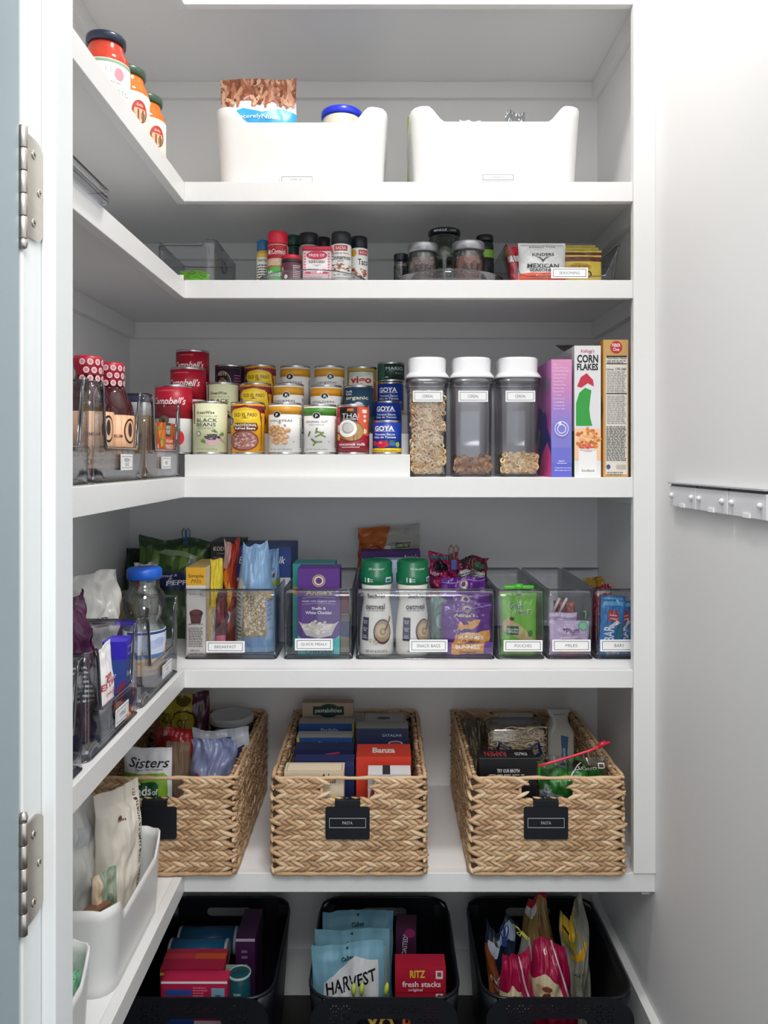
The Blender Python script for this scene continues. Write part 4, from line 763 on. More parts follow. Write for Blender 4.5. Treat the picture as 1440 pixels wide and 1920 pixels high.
pouchpx('snack_pouch', 'red and orange packet standing in the middle of the BREAKFAST bin', 409, 437, 1013, 1.84, zi, .05, '#b8402c', [r(.0, .75, .5, 1, '#c8a49c'), p([(.2, .5), (.7, .6), (.5, .8), (.2, .72)], '#e08a2c'), p([(.0, .2), (.5, .3), (.9, .55), (.6, .6), (0, .5)], '#d8a830'), r(.0, .0, .6, .22, '#6a3034'), e(.6, .30, .2, .06, '#dfe2ea'), e(.6, .30, .1, .03, '#2a3a6a')], seed=42, wr=.012, topn=.08, ry=.03)
pouchpx('snack_pouch', 'dark maroon packet low between the yellow and red packets', 402, 424, 1108, 1.775, zi, .03, '#5a2c34', [r(.2, .5, .8, .9, '#8a3c3c'), r(.1, .05, .9, .3, '#d86a8a')], seed=43, wr=.006)
oat = ['#d8c8aa', '#c8b490', '#e6dac0', '#b09c78', '#eadfca']
pouchpx('oat_pouch', 'tall light blue oat pouch with clear window in the BREAKFAST bin', 438, 512, 1020, 1.785, zi, .065, '#8fb4da', [p([(0, .0), (.20, .0), (.26, .62), (.12, .70), (0, .60)], '#c4c8c0'), ln(.02, .12, .18, .58, 12, '#6a6c60', 5), r(.22, .16, .84, .585, '#b49e7a'), blobs(.53, .372, .31, .21, 10, .03, oat, 9), ('L', [e(.245 + .575 * q_.random(), .18 + .385 * q_.random(), .026, .010, oat[i % 5], 7) for q_ in [random.Random(3)] for i in range(420)]), ln(.86, .3, .97, .55, 6, '#6a86b0', 7), e(.92, .52, .06, .03, '#e0b060'), t('17g', .92, .22, .1, .03, '#5a76a0')], seed=44, wr=.006, topn=.10, pinch=.38, seal=.04)
pouchpx('snack_pouch', 'pale blue bag with green corner behind the oat pouch', 484, 522, 1030, 1.85, zi, .04, '#7a9cc4', [t('Cups', .5, .80, .6, .05, '#4a6a9a', sh=.3), p([(.0, .58), (1, .64), (1, .70), (.0, .66)], '#8a9a3c'), r(.2, .72, .8, .76, '#5c3a30')], seed=45, wr=.009, topn=.08)
# back left corner: greens pouch, boxes
def clip(name, label, X, y, z, c1, c2, s=1.0, cat='clip', rz=0):
    o = T(name, label, cat, (X, y, z), rz)
    b = B()
    for sg in (-1, 1):
        b.tube([(sg * .001, 0, 0), (sg * .009 * s, 0, .020 * s), (sg * .010 * s, 0, .032 * s), (sg * .005 * s, 0, .040 * s), (sg * .001, 0, .034 * s), (sg * .0015, 0, .018 * s), (sg * -.004 * s, 0, -.004 * s)], .0016 * s, M(c1, .35), 6)
    obj('wire_handle', b, o)
    b = B(); b.box(-.006 * s, .006 * s, -.004, .004, -.012 * s, .008 * s, M(c2, .35)); obj('jaw', b, o, bevel=.001)
    return o
vg = pouchpx('vegetable_pouch', 'large green vegetable pouch with navy band in the back left corner', 250, 392, 1012, 1.93, z4 + .001, .09, '#2f4a2a', [('q', [p([(i * .1, .72 + .05 * math.sin(i * 2)), (i * .1 + .12, .74), (i * .1 + .10, .92 - .03 * math.cos(i * 3)), (i * .1 + .02, .90)], ['#5c7a34', '#46642e', '#6e8a40', '#3c5a2c'][i % 4]) for i in range(9)]), p([(0, .56), (1, .46), (1, .64), (0, .72)], '#1f2550'), t('Roasted &', .42, .655, .34, .035, '#c8ccd8', rot=-5, sh=.2), t('PEPPER', .66, .575, .44, .06, '#c8ccd8', rot=-4, b=.02), p([(.28, .88), (.7, .82), (.8, .80), (.84, .83), (.4, .92)], '#8aa07c')], seed=51, wr=.008, topn=.10)
clip('bag_clip', 'teal wire bag clip on top of the green vegetable pouch', PX(344, 1.935), 1.960, PZ(1022, 1.935), '#2a5f80', '#24506c')
pouchpx('vegetable_pouch', 'dark green bag leaning behind the vegetable pouch in the corner', 230, 262, 1030, 2.03, z4 + .001, .04, '#1e3a26', [e(.5, .7, .3, .15, '#2c5a34')], seed=52, wr=.008)
carton('box', 'open tan carton lying behind the left-leg bins on the fourth shelf', 205, 262, 1120, 1.80, z4 + .001, .10, '#7a6450', [r(.1, .5, .9, .9, '#8e7860'), p([(0, .7), (1, .95), (1, 1), (0, 1)], '#a89078')], topcol='#93836f')
pouchpx('snack_pouch', 'white packet with red heart mark behind the blue-capped jar', 246, 290, 1060, 1.86, z4 + .001, .04, '#d8d6d2', [e(.2, .75, .15, .08, '#b83a3c'), ln(.3, .5, .9, .7, 3, '#9a8a84', 3)], seed=53, wr=.009, topn=.1)
# quick meals
bun = [e(.5, .87, .155, .062, '#c8b070'), e(.5, .87, .135, .054, '#4a2470'), e(.5, .87, .125, .050, '#e4d8b8'), e(.5, .87, .10, .040, '#4a2470')]
def emblem(cx, cy, s, k, c='#5a2c80'): return [e(cx, cy, s, s * k, '#c8b070'), e(cx, cy, s * .86, s * .86 * k, c), e(cx, cy, s * .74, s * .74 * k, '#e4d8b8'), e(cx, cy, s * .5, s * .5 * k, c)]
carton('macaroni_box', 'purple and teal shells and white cheddar box in front of the QUICK MEALS bin', 558.5, 637, 1066, 1.768, zi, .07, '#5a2c86', emblem(.5, .86, .155, .46) + [t('Annie\'s', .5, .725, .62, .055, '#e8cc70', sh=.05, b=.02), ('q', [r(.10 + i * .05, .660 + .012 * math.sin(i * PI / 15), .152 + i * .05, .664 + .012 * math.sin(i * PI / 15), '#d8ccec') for i in range(16)]), t('made with organic pasta', .5, .625, .80, .026, '#f0eaf8', b=.01), ('q', [r(.10 + i * .05, .590 + .012 * math.sin(i * PI / 15), .152 + i * .05, .594 + .012 * math.sin(i * PI / 15), '#d8ccec') for i in range(16)]),
   t('Shells &', .5, .545, .34, .032, '#f6f2fa', b=.02), t('White Cheddar', .5, .495, .64, .036, '#f6f2fa', b=.02), r(0, 0, 1, .24, '#52bcb8'), p([(.0, .24), (.1, .20), (.5, .17), (.9, .20), (1, .24), (1, .3), (0, .3)], '#5a2c86'), p([(.02, .40), (.10, .32), (.2, .235), (.5, .20), (.8, .235), (.9, .34), (.99, .40), (.88, .37), (.1, .37)], '#cfcac4'), blobs(.48, .325, .34, .075, 46, .065, ['#efe9dc', '#e0d6c4', '#f6f2ea', '#cfc2ac'], 12), t('CHEESIER!', .52, .05, .68, .05, '#1f3a5a', b=.03), r(0, .0, 1, .018, '#3aa4a2')], left=[r(0, 0, 1, 1, '#3aa4a4')], topcol='#6a3c96')
carton('macaroni_box', 'teal macaroni box behind the purple one', 549, 628, 1057, 1.845, zi, .075, '#2f9c9a', [e(.1, .68, .12, .05, '#e08a2c'), t('Annie\'s', .5, .8, .6, .06, '#f0e4b0')], topcol='#3a8f92')
carton('box', 'dark red box behind the purple macaroni box at its right', 630, 652, 1118, 1.90, zi, .06, '#8a2c38', [r(0, .1, 1, .5, '#2c4a7a'), r(0, .55, 1, .62, '#d8ccc0')])
carton('box', 'blue and cream box lying low at the right of the QUICK MEALS bin', 636, 655, 1165, 1.80, zi, .08, '#9a9684', [r(0, .5, 1, 1, '#2a3c6a')])
# snack bags
def oatb(label, pxc, rz):
    y = 1.793; X = PX(pxc, y); R = .0395; h = PZ(1049, y) - zi
    k = lambda v: .004 + v * (h - .045)
    it = [t('beech', .40, .905, .5, .05, '#3a4048', b=.02), t('Beech-Nut', .42, .855, .5, .05, '#5a6670', b=.02), t('oatmeal', .38, .68, .60, .065, '#1f1c24', b=.02), t('WHOLE GRAIN BABY CEREAL', .38, .625, .54, .022, '#4a4650', b=.01), r(.08, .24, .29, .53, '#2c2848'), t('60% DV\nIRON', .185, .47, .15, .045, '#e0dce8'), t('25% DV\nZINC', .185, .385, .15, .045, '#e0dce8'), t('25% DV\nVITAMIN D', .185, .295, .17, .045, '#e0dce8'),
          e(.60, .355, .225, .155, '#4a3240'), e(.60, .36, .19, .128, '#b89c74'), e(.58, .37, .13, .085, '#cdb48c'), e(.60, .36, .07, .045, '#a88a60'), p([(.62, .38), (.66, .36), (.86, .55), (.84, .57)], '#6a3c30'), blobs(.36, .22, .12, .05, 22, .022, ['#cfc0a0', '#b8a684', '#e0d4ba'], 4), t('NET WT 8 OZ (227 g)', .45, .06, .54, .035, '#3a3640', b=.01)]
    return vessel('oatmeal_bottle', label, 'bottle', (X, y, zi), [
        ('bottle', [(0, 0), (R - .004, 0), (R, .005), (R, .050), (R - .003, .085), (R - .0065, .110), (R - .009, .126), (R - .0085, .135), (R - .004, h - .055), (0, h - .055)], M('#efece2', .35)),
        ('cap', [(R - .004, h - .0545), (R - .0015, h - .052), (R - .001, h - .032), (R - .003, h - .030), (R - .003, h - .006), (R - .006, h - .001), (R - .009, h), (R - .012, h - .004), (0, h - .004)], M('#12704a', .35))],
        [('cap', R - .0005, h - .052, h - .032, [t('1', .30, .45, .05, .5, '#e8f0ec', b=.03), r(.20, .2, .23, .75, '#cfe0d8'), ln(.34, .25, .44, .7, 2, '#cfe0d8', 2), r(.74, .2, .92, .75, '#d8e4e8'), r(.76, .25, .90, .6, '#3a6a9a')]),
         ('cap', R - .0025, h - .028, h - .008, [t('24% less plastic*', .5, .5, .42, .35, '#cfe6da')])], rz=rz, group='oatmeal bottles')
for lab_, pxc_, rz_ in (('cream oatmeal bottle with green cap, left of the pair', 706, .0), ('cream oatmeal bottle with green cap, right of the pair', 773.5, .32)):
    o = oatb(lab_, pxc_, rz_); R = .0395; h = PZ(1049, 1.793) - zi
    b = B(); prof = [(.004, R), (.050, R), (.085, R - .003), (.110, R - .0065), (.126, R - .009), (.135, R - .0085), (.150, R - .006)]
    def rad(z):
        for (a, ra), (c_, rc) in zip(prof, prof[1:]):
            if z <= c_: return ra + (rc - ra) * (z - a) / (c_ - a)
        return prof[-1][1]
    def mp(u, v, oo):
        a = (u - .5) * 2.4; z = .004 + v * .150; rr_ = rad(z) + oo + .0004
        return (rr_ * math.sin(a), -rr_ * math.cos(a), z)
    it = [t('Beech-Nut', .5, .895, .56, .07, '#3a4650', b=.02), t('oatmeal', .46, .735, .60, .085, '#1f1c24', b=.025), t('WHOLE GRAIN BABY CEREAL', .46, .675, .56, .022, '#4a4650', b=.01), r(.10, .22, .30, .57, '#2c2848'), t('60% DV\nIRON', .20, .50, .14, .055, '#e0dce8'), t('25% DV\nZINC', .20, .39, .14, .055, '#e0dce8'), t('25% DV\nVITAMIN D', .20, .28, .16, .055, '#e0dce8'),
          e(.66, .36, .235, .19, '#4a3240'), e(.66, .365, .20, .16, '#b09468'), e(.64, .38, .14, .10, '#cdb48c'), e(.66, .36, .08, .055, '#9c8058'), e(.66, .365, .04, .03, '#c8b088'), p([(.70, .39), (.74, .37), (.93, .56), (.90, .59)], '#6a3c30'), blobs(.42, .21, .12, .05, 22, .022, ['#cfc0a0', '#b8a684', '#e0d4ba'], 4), t('NET WT 8 OZ (227 g)', .5, .06, .54, .04, '#3a3640', b=.01)]
    art(b, it, mp, nu=14, nv=12, h=.0002)
    obj('print', b, o)
carton('cracker_box', 'purple cracker box lying across the back of the SNACK BAGS bin', 677, 788, 1034, 1.99, zi, .09, '#4e2878', [t('Annie\'s', .84, .93, .24, .07, '#e8dcc0'), r(0, .90, .62, .915, '#8a6ab0')] , topcol='#5a3488')
carton('cracker_box', 'pale blue box between the oatmeal bottles and the purple cracker box', 700, 792, 1050, 1.90, zi, .05, '#b4c4dc', [r(0, .9, 1, 1, '#c4d4ea')])
pouchpx('snack_pouch', 'orange and silver snack pouch topmost at the back of the SNACK BAGS bin', 670, 788, 987, 2.05, PZ(1030, 2.05) - .05, .04, '#b8b4ae', [p([(0, 0), (.45, 0), (.42, .5), (.52, 1), (0, 1)], '#c8682c'), e(.26, .42, .13, .13, '#3a2c24'), e(.26, .42, .115, .115, '#c8682c'), t('EARTH\'S\nBEST', .26, .42, .18, .14, '#3a2c24', b=.01), e(.48, .5, .07, .07, '#5a5450'), e(.48, .5, .06, .06, '#dcd8d2'), r(.60, .50, .84, .62, '#3a6a3c'), t('SESAME STREET', .72, .56, .21, .07, '#e8e4b0', b=.01)], seed=61, wr=.007, topn=.12, bottom=.7)
fp = pouchpx('snack_pouch', 'magenta and black fruit snack bag tied with clips above the snack bags', 806, 862, 1040, 1.86, PZ(1098, 1.86) - .03, .04, '#8a1c4c', [e(.35, .72, .25, .12, '#1c1a20'), t('NEW', .22, .55, .28, .07, '#d8d0d4'), e(.6, .4, .25, .15, '#a82c5c'), p([(.0, .9), (.9, 1), (.9, .93), (.1, .85)], '#1f6a6c')], seed=62, wr=.014, topn=.15, rough=.25)
pouchpx('snack_pouch', 'black and silver snack bag crumpled behind the purple snack bags', 845, 916, 1046, 1.88, PZ(1100, 1.88) - .03, .04, '#5a1430', [p([(.1, .5), (.9, .42), (.95, .62), (.2, .75)], '#b8babc'), ln(.2, .48, .85, .68, 4, '#3a3a40', 5), p([(.0, .8), (.6, .9), (.5, 1), (0, 1)], '#2a2228'), e(.75, .8, .15, .1, '#3a6a4c')], seed=63, wr=.014, topn=.12, rough=.25)
clip('bag_clip', 'blue and brown wire clip standing up from the magenta snack bag', PX(851, 1.84), 1.845, PZ(1058, 1.84), '#6a4c44', '#24408a', 1.15)
clip('bag_clip', 'brown wire clip lying on the black and silver snack bag', PX(885, 1.86), 1.85, PZ(1070, 1.86), '#5c4a3c', '#4a3c34', .8)
pouchpx('snack_pouch', 'grey-green letter snack packet behind the purple snack bags', 808, 842, 1120, 1.815, zi, .03, '#7c9a90', [e(.5, .55, .3, .16, '#5a6c68'), e(.5, .55, .26, .14, '#a8bcb4'), t('Let\nthe', .45, .20, .6, .16, '#4c5a58')], seed=64, wr=.004)
cb = [('p', [(.30, .46), (.38, .44), (.44, .47), (.60, .46), (.74, .55), (.78, .66), (.66, .66), (.58, .62), (.50, .64), (.54, .57), (.44, .55), (.38, .62), (.33, .56)], '#dba060')]
def ann(label, x0, x1, top, y, sd, z=0, full=True, base=None):
    it = emblem(.5, .865, .10, .75, '#6a3c8a') + [t('Annie\'s', .46, .745, .42, .075, '#ecdcb4', b=.02)] + cb + [p([(.25, .36), (.96, .44), (.94, .20), (.22, .16)], '#dc9c4e'), t('CHEDDAR', .55, .365, .42, .055, '#f6eede', b=.02), t('BUNNIES', .56, .295, .50, .065, '#f6eede', b=.03), t('Original', .56, .22, .34, .045, '#4a2c20', b=.01), p([(.02, .80), (.4, .85), (.97, .98), (.97, .955), (.4, .82)], '#9a74bc')]
    if not full: it = emblem(.5, .89, .10, .75, '#6a3c8a') + [p([(.02, .93), (.98, .97), (.98, .955), (.02, .915)], '#a88cc8')]
    return pouchpx('snack_bag', label, x0, x1, top, y, zi + z, .03, '#672f8e', it, seed=sd, wr=.007, topn=.06, group='purple cracker bags', rough=.22)
ann('purple cracker bag, rearmost and tallest of three in the SNACK BAGS bin', 829, 914, 1081, 1.845, 71, full=False)
ann('purple cracker bag, middle of three in the SNACK BAGS bin', 827, 921, 1113, 1.808, 72, full=False)
ann('purple cracker bag with rabbit-shaped crackers, frontmost in the SNACK BAGS bin', 827, 923, 1132, 1.764, 73, z=.012)
pouchpx('snack_bag', 'low orange-fronted cracker bag under the front purple bag', 836, 925, 1205, 1.7535, zi, .012, '#672f8e', [p([(.1, .2), (.80, .25), (.82, .95), (.12, .9)], '#dc9c4e'), t('BUNNIES', .46, .72, .52, .28, '#f6eede', b=.03), t('Original', .46, .34, .36, .22, '#4a2c20')], seed=74, wr=.002)
# pouches
def gogo(label, x0, x1, top, y, sd, group='green fruit pouches'):
    X = PX((x0 + x1) / 2, y); w = PX(x1, y) - PX(x0, y); hb = PZ(1110, y) - zi + (1090 - top) * 0
    o = T('fruit_pouch', label, 'fruit pouch', (X, y + .015, zi), 0, group)
    pb = pouch('pouch_body', 'x', 0, 0, 0, w, hb - .004, .026, '#7cc04a', [t('GoGo', .42, .80, .44, .11, '#f2f6ea', b=.05), t('GoGo', .42, .80, .42, .10, '#2c6a3c', b=.02), t('squeeZ', .60, .70, .44, .09, '#f2f6ea', b=.05), t('squeeZ', .60, .70, .42, .08, '#2c6a3c', b=.02), p([(.0, .52), (.15, .62), (.6, .45), (.98, .22), (.98, .12), (.4, .30), (0, .40)], '#c8b484'), r(.12, .34, .46, .48, '#2a5c40'), t('more than\n100% fruit', .29, .41, .30, .08, '#e8f0e0'), e(.24, .56, .08, .05, '#d8b088', 12), e(.62, .40, .07, .045, '#b8c46a', 12), e(.80, .36, .07, .05, '#4a7a3a', 12), e(.27, .60, .07, .03, '#5a3a2c', 10), r(.1, .0, .9, .12, '#9ad05c')], seed=sd, wr=.003, seal=.03, rough=.3)
    for k in ('label', 'category'):
        if k in pb: del pb[k]
    pb.parent = o
    b = B(); b.lathe([(.006, 0), (.006, .006), (.0075, .007), (.0075, .009), (.006, .010), (.006, .014)], M('#d8ecc8', .35), 16, (0, 0, hb - .008)); obj('spout', b, o)
    b = B()
    for sg in (-1, 1): b.lathe([(0, 0), (.013, 0), (.0135, .003), (.0135, .007), (.012, .009), (0, .009)], M('#5cc83c', .3), 20, (sg * .019, 0, hb + .004), sx=1.25, sy=.42)
    b.lathe([(0, 0), (.0105, 0), (.0105, .012), (0, .013)], M('#5cc83c', .3), 20, (0, 0, hb + .004), sy=.8)
    obj('cap', b, o)
    return o
gogo('green fruit pouch standing frontmost in the POUCHES bin', 941, 1008, 1090, 1.765, 81)
gogo('green fruit pouch, second in the POUCHES bin', 943, 1008, 1090, 1.83, 82)
gogo('green fruit pouch, third in the POUCHES bin', 944, 1006, 1090, 1.895, 83)
gogo('green fruit pouch, rearmost in the POUCHES bin', 944, 1006, 1090, 1.96, 84)
# miles
pl = [t('Plum', .56, .74, .34, .14, '#4a2458', sh=.1, b=.02), e(.36, .78, .03, .03, '#4a2458', 10), t('ORGANICS', .62, .64, .24, .03, '#6a4a74'), t('JAMMY SAMMY', .54, .54, .56, .06, '#f6f2fa', b=.02), t('SNACK SIZE SANDWICH BARS', .54, .47, .56, .03, '#6a3a4a'), r(.22, .1, .98, .42, '#d88a6a'), e(.84, .86, .13, .13, '#6ab48c'), e(.84, .86, .09, .09, '#8acca4')]
pouchpx('snack_pack', 'lilac sandwich bar pack frontmost in the MILES bin', 1031, 1107, 1165, 1.764, zi, .022, '#cdb8da', pl, seed=91, wr=.003, group='lilac snack packs', topn=.04)
pouchpx('snack_pack', 'lilac and pink pack behind the front one in the MILES bin', 1030, 1084, 1150, 1.792, zi, .02, '#d6c4e0', [r(.0, .0, .5, .82, '#c8506a'), r(.02, .86, .98, .90, '#b8a4c8')], seed=92, wr=.003, group='lilac snack packs', topn=.03)
pouchpx('snack_pouch', 'small coral packet with two white straws at the back of the MILES bin', 1040, 1078, 1128, 1.86, zi, .02, '#a8605c', [r(.1, .3, .9, .6, '#c87a70')], seed=93, wr=.006)
for (a_, b_), nm in (((1036, 1050), 'left'), ((1048, 1064), 'right')):
    b = B(); b.rod((PX(a_, 1.83), 1.83, PZ(1150, 1.83)), (PX(b_, 1.83), 1.835, PZ(1122, 1.83)), .0035, '#d8d6d8', 10)
    tag(obj('straw', b), 'short pale tube, %s of the two in the MILES bin' % nm, 'tube')
b = B(); b.tube([(0, 0, 0), (.002, 0, .010), (.001, 0, .018), (-.004, 0, .016)], .0022, M('#7ac49a', .3), 6); tag(obj('small_hook', b, None, (PX(1097, 1.785), 1.785, PZ(1160, 1.785))), 'small mint green plastic hook above the lilac pack', 'hook')
# bars
for i, (x0, x1, tp, y, sd, rt) in enumerate([(1122, 1168, 1125, 1.765, 101, .06), (1160, 1200, 1128, 1.79, 102, -.10), (1124, 1190, 1210, 1.758, 103, 0), (1126, 1172, 1118, 1.83, 104, .02)]):
    pouchpx('snack_bar', ['blue snack bar standing frontmost in the BARS bin', 'blue snack bar leaning at the right of the BARS bin', 'blue snack bar lying low along the front of the BARS bin', 'blue snack bar rearmost in the BARS bin'][i], x0, x1, tp, y, zi, .014, '#2c7ec0', [r(.1, .90, .9, .97, '#6ab4e0'), r(.30, .62, .72, .82, '#b83a44'), ('q', [r(.36, .66, .66, .68, '#e8c8c8'), r(.36, .72, .66, .74, '#e8c8c8')]), t('ZBAR', .35, .35, .4, .38, '#f0f4fa', rot=90, b=.02), p([(.3, .5), (.8, .6), (.6, .66)], '#e8e4e0'), p([(.7, .1), (.9, .5), (.8, .6)], '#3a8a4c')], seed=sd, wr=.005, ry=rt, group='blue snack bars', rough=.22)
pouchpx('snack_bar', 'dark red wrapper lying at the back of the BARS bin', 1110, 1150, 1098, 1.92, zi, .03, '#8a1c34', [r(.2, .85, .9, .92, '#d8c8b8')], seed=105, wr=.008, topn=.1)
pouchpx('snack_bar', 'mustard wrapper standing at the very back of the BARS bin', 1080 + 16, 1150, 1086, 2.02, zi, .03, '#9a7a2c', [], seed=106, wr=.008, topn=.1)

# ---------------------------------------------------------------- left leg of the fourth shelf
hN = .164
notch_bin('notched clear bin nearest the door on the fourth shelf\'s left leg', .885, 1.138, z4, hN, ' ', 0, .001, .001, .02, low=.40)
notch_bin('notched clear bin with a tilted white packet, middle of the fourth shelf\'s left leg', 1.145, 1.388, z4, hN, 'TOPPINGS', .022, .062, .027, .030, low=.40)
notch_bin('notched clear bin around the blue-capped jar on the fourth shelf\'s left leg', 1.395, 1.655, z4, hN, 'NUTS', .03, .062, .025, .032, low=.40)
y = 1.575; X = -.4905; s_ = F / y
zc = z4 + .0035
o = T('plastic_jar', 'clear plastic jar with bright blue lid and seaside picture label', 'jar', (X, y, zc), .95)
ht = PZ(1064, y) - zc; R = .0415
b = B(); pr_ = [(0, 0), (R - .004, 0), (R - .002, .003), (R - .002, .012), (R, .016), (R, .108), (R - .003, .114), (R - .007, .124), (R - .007, .130), (R - .002, .140), (R + .001, .150), (R + .001, .165), (R - .003, .178), (R - .009, .186), (R - .011, .190), (R - .011, ht - .022)]
b.lathe(pr_ + [(a - .0012, z) for a, z in pr_[::-1][:-2]] + [(0, .002)], GLASS, 40); obj('jar_body', b, o)
b = B(); b.lathe([(0, ht - .0225), (R - .0085, ht - .0225), (R - .0065, ht - .021), (R - .0065, ht - .004), (R - .010, ht), (0, ht)], M('#1f5fc8', .35), 40); obj('lid', b, o)
b = B(); b.lathe([(R + .0003, .018), (R + .0007, .018), (R + .0007, .106), (R + .0003, .106)], M('#e6e8ea', .4), 40)
art(b, [r(-.1, .93, 1.1, .99, '#24408a'), r(.10, .03, .90, .92, '#cfdaea'), r(.10, .35, .9, .48, '#5a80b0'), e(.45, .70, .2, .10, '#b8c0e0'), e(.55, .76, .12, .08, '#a8b4d8'), p([(.18, .42), (.24, .42), (.21, .62)], '#3a5a3c'), r(.10, .03, .90, .38, '#d8b888'), ('q', [e(.5 + .3 * math.cos(i), .22 + .12 * math.sin(i * 2.3), .12, .03, '#b89058', 12) for i in range(8)]), e(.72, .36, .14, .05, '#e8dcc8'), r(.74, .48, .90, .66, '#c82c34'), r(.80, .66, .86, .84, '#e8e8e8'), t('FISHER', .8, .56, .12, .05, '#f0e8e8'), ln(.92, .3, 1.08, .9, 12, '#6a7080', 4)], cyl_map(R + .0007, .018, .106, span=2.6), nu=14, h=.0003)
obj('paper_label', b, o)
carton('tub', 'blue carton with a violet lid in the middle left-leg bin', 218, 262, 1205, 1.345, zc + .001, .05, '#3a50a0', [r(0, .76, 1, 1, '#3c2cc0'), t('flavor', .35, .55, .5, .08, '#c8d4f0'), p([(.55, .3), (.95, .1), (.95, .5)], '#a82c40')], right=[r(0, .76, 1, 1, '#3c2cc0'), fr(.2, .80, .7, .93, .03, .03, '#8a80e8'), t('flavor', .35, .56, .5, .08, '#c8d4f0'), p([(.45, .3), (.9, .08), (.9, .52)], '#a82c40'), t('E', .8, .3, .14, .2, '#f0e8e8', b=.02)], topcol='#4a3cd0', rz=0).location = (-.474, 1.350, zc + .001)
pouch('snack_pouch', 'narrow white packet with red print leaning in the middle left-leg bin', -.4545, 1.268, zc, .062, .150, .014, '#f2f0ee', [t('20%\nEXTRA', .4, .64, .7, .16, '#c82c3c', b=.02), t('chocolate', .5, .5, .6, .05, '#d85a64'), e(.6, .26, .2, .12, '#1c1a1a'), e(.6, .26, .1, .08, '#c83a34')], rz=PI / 2, rx=-.0, ry=-.16, seed=111, wr=.002, group=None)
for i in range(7):
    b = B(); b.leaf((0, 0, 0), (math.cos(i), math.sin(i * 1.7), .2), (0, 0, 1), .045, .020, .008, M(['#a86c54', '#8a5442', '#c08468'][i % 3], .5), 8)
    tag(obj('pecan_piece', b, None, (-.457 - .006 * (i % 2), 1.310 + .008 * i, zc + .012 + .004 * (i % 3))), 'small brown nut piece loose beside the white packet', 'nut', 'brown nut pieces')
pouch('snack_bag', 'dark maroon foil bag rising at the door end of the middle left-leg bin', -.487, 1.205, zc, .105, .232, .035, '#42183a', [r(.1, .3, .5, .6, '#201c28'), ln(.12, .32, .48, .58, 8, '#c8c4cc', 3), r(.6, .3, .9, .8, '#5a2448')], rz=PI / 2 - .05, rx=0, seed=112, wr=.012, topn=.08, rough=.2)
pouch('snack_bag', 'translucent white bag crumpled above the maroon foil bag', -.565, 1.44, zc, .15, .245, .06, '#d4d2cc', [t('(15', .6, .62, .2, .08, '#6a3c3c', rot=70), e(.4, .5, .2, .15, '#e4e2de')], rz=PI / 2 - .5, seed=113, wr=.018, topn=.10, rough=.25)
pouch('snack_bag', 'dark teal bag tucked in the corner beside the maroon bag', -.575, 1.35, zc, .05, .250, .02, '#1f3a40', [], rz=PI / 2 - .3, seed=114, wr=.012, topn=.1)
pouch('snack_bag', 'clear bag of tan crackers in the bin nearest the door', -.500, 1.06, zc, .13, .145, .05, '#b8a890', [blobs(.5, .4, .4, .3, 40, .07, ['#c8b090', '#a88c68', '#8a7258'], 5)], rz=PI / 2, seed=115, wr=.010, topn=.1, rough=.2)
carton('box', 'brown carton standing behind the blue violet-lidded tub', 235, 285, 1135, 1.50, zc, .05, '#8a6c50', [r(.1, .2, .9, .5, '#6a5040')], right=[r(0, 0, 1, 1, '#8a6c50')]).location.x = -.600
# ================================================================ LOWEST SHELF: woven baskets
z5 = ZS[5]
BW, BD, BH = .333, .445, .211
def weave(front):
    """one woven wall, drawn in its own plane: x along, z up, outside towards -y"""
    return None
def wall_strands(b, W, place, q, opening=False, rows=9, inner=True, off=0):
    pitch = .0172; rh = (BH - .012) / rows
    for k in range(rows):
        zc_ = .012 + rh * (k + .5)
        n = int(W / pitch) + 2; ph = q.random() * pitch; sgn = 1
        for i in range(n):
            for hf in (-1, 1):
                x = -W / 2 + (i - .3) * pitch + ph + hf * .0015
                if x < -W / 2 + .010 or x > W / 2 - .010: continue
                if opening and abs(x) < .056 and zc_ > BH - .050: continue
                a = hf * -.40 * sgn + q.uniform(-.10, .10)
                L = min(pitch * 2.5 * q.uniform(.9, 1.12), 2.0 * (W / 2 - abs(x)) + .013); wd = rh * .50 * q.uniform(.85, 1.15)
                c, d, nr = place(x, zc_ + hf * rh * .21, math.cos(a), math.sin(a), .003 * q.random())
                b.leaf(c, d, nr, L, wd, .0062, HY[q.choice((0, 0, 1, 1, 2, 3))], 6)
q = random.Random(5)
parts_ = []
bf = B(); wall_strands(bf, BW, lambda x, z, ca, sa, o: ((x, -BD / 2 + .004 - o, z), (ca, 0, sa), (0, -1, 0)), q, True)
bf.box(-BW / 2 + .004, -.056, -BD / 2 + .005, -BD / 2 + .010, .004, BH - .004, CREVICE_SHADE); bf.box(.056, BW / 2 - .004, -BD / 2 + .005, -BD / 2 + .010, .004, BH - .004, CREVICE_SHADE); bf.box(-.056, .056, -BD / 2 + .005, -BD / 2 + .010, .004, BH - .052, CREVICE_SHADE)
bf.tube([(-.058, -BD / 2 + .005, BH - .002), (-.058, -BD / 2 + .005, BH - .045), (-.050, -BD / 2 + .005, BH - .052), (.050, -BD / 2 + .005, BH - .052), (.058, -BD / 2 + .005, BH - .045), (.058, -BD / 2 + .005, BH - .002)], .0035, HY[0], 8)
bb = B(); wall_strands(bb, BW, lambda x, z, ca, sa, o: ((x, BD / 2 - .004 + o, z), (ca, 0, sa), (0, 1, 0)), q, True)
wall_strands(bb, BW - .02, lambda x, z, ca, sa, o: ((x, BD / 2 - .012 - o, z), (ca, 0, sa), (0, -1, 0)), q, True)
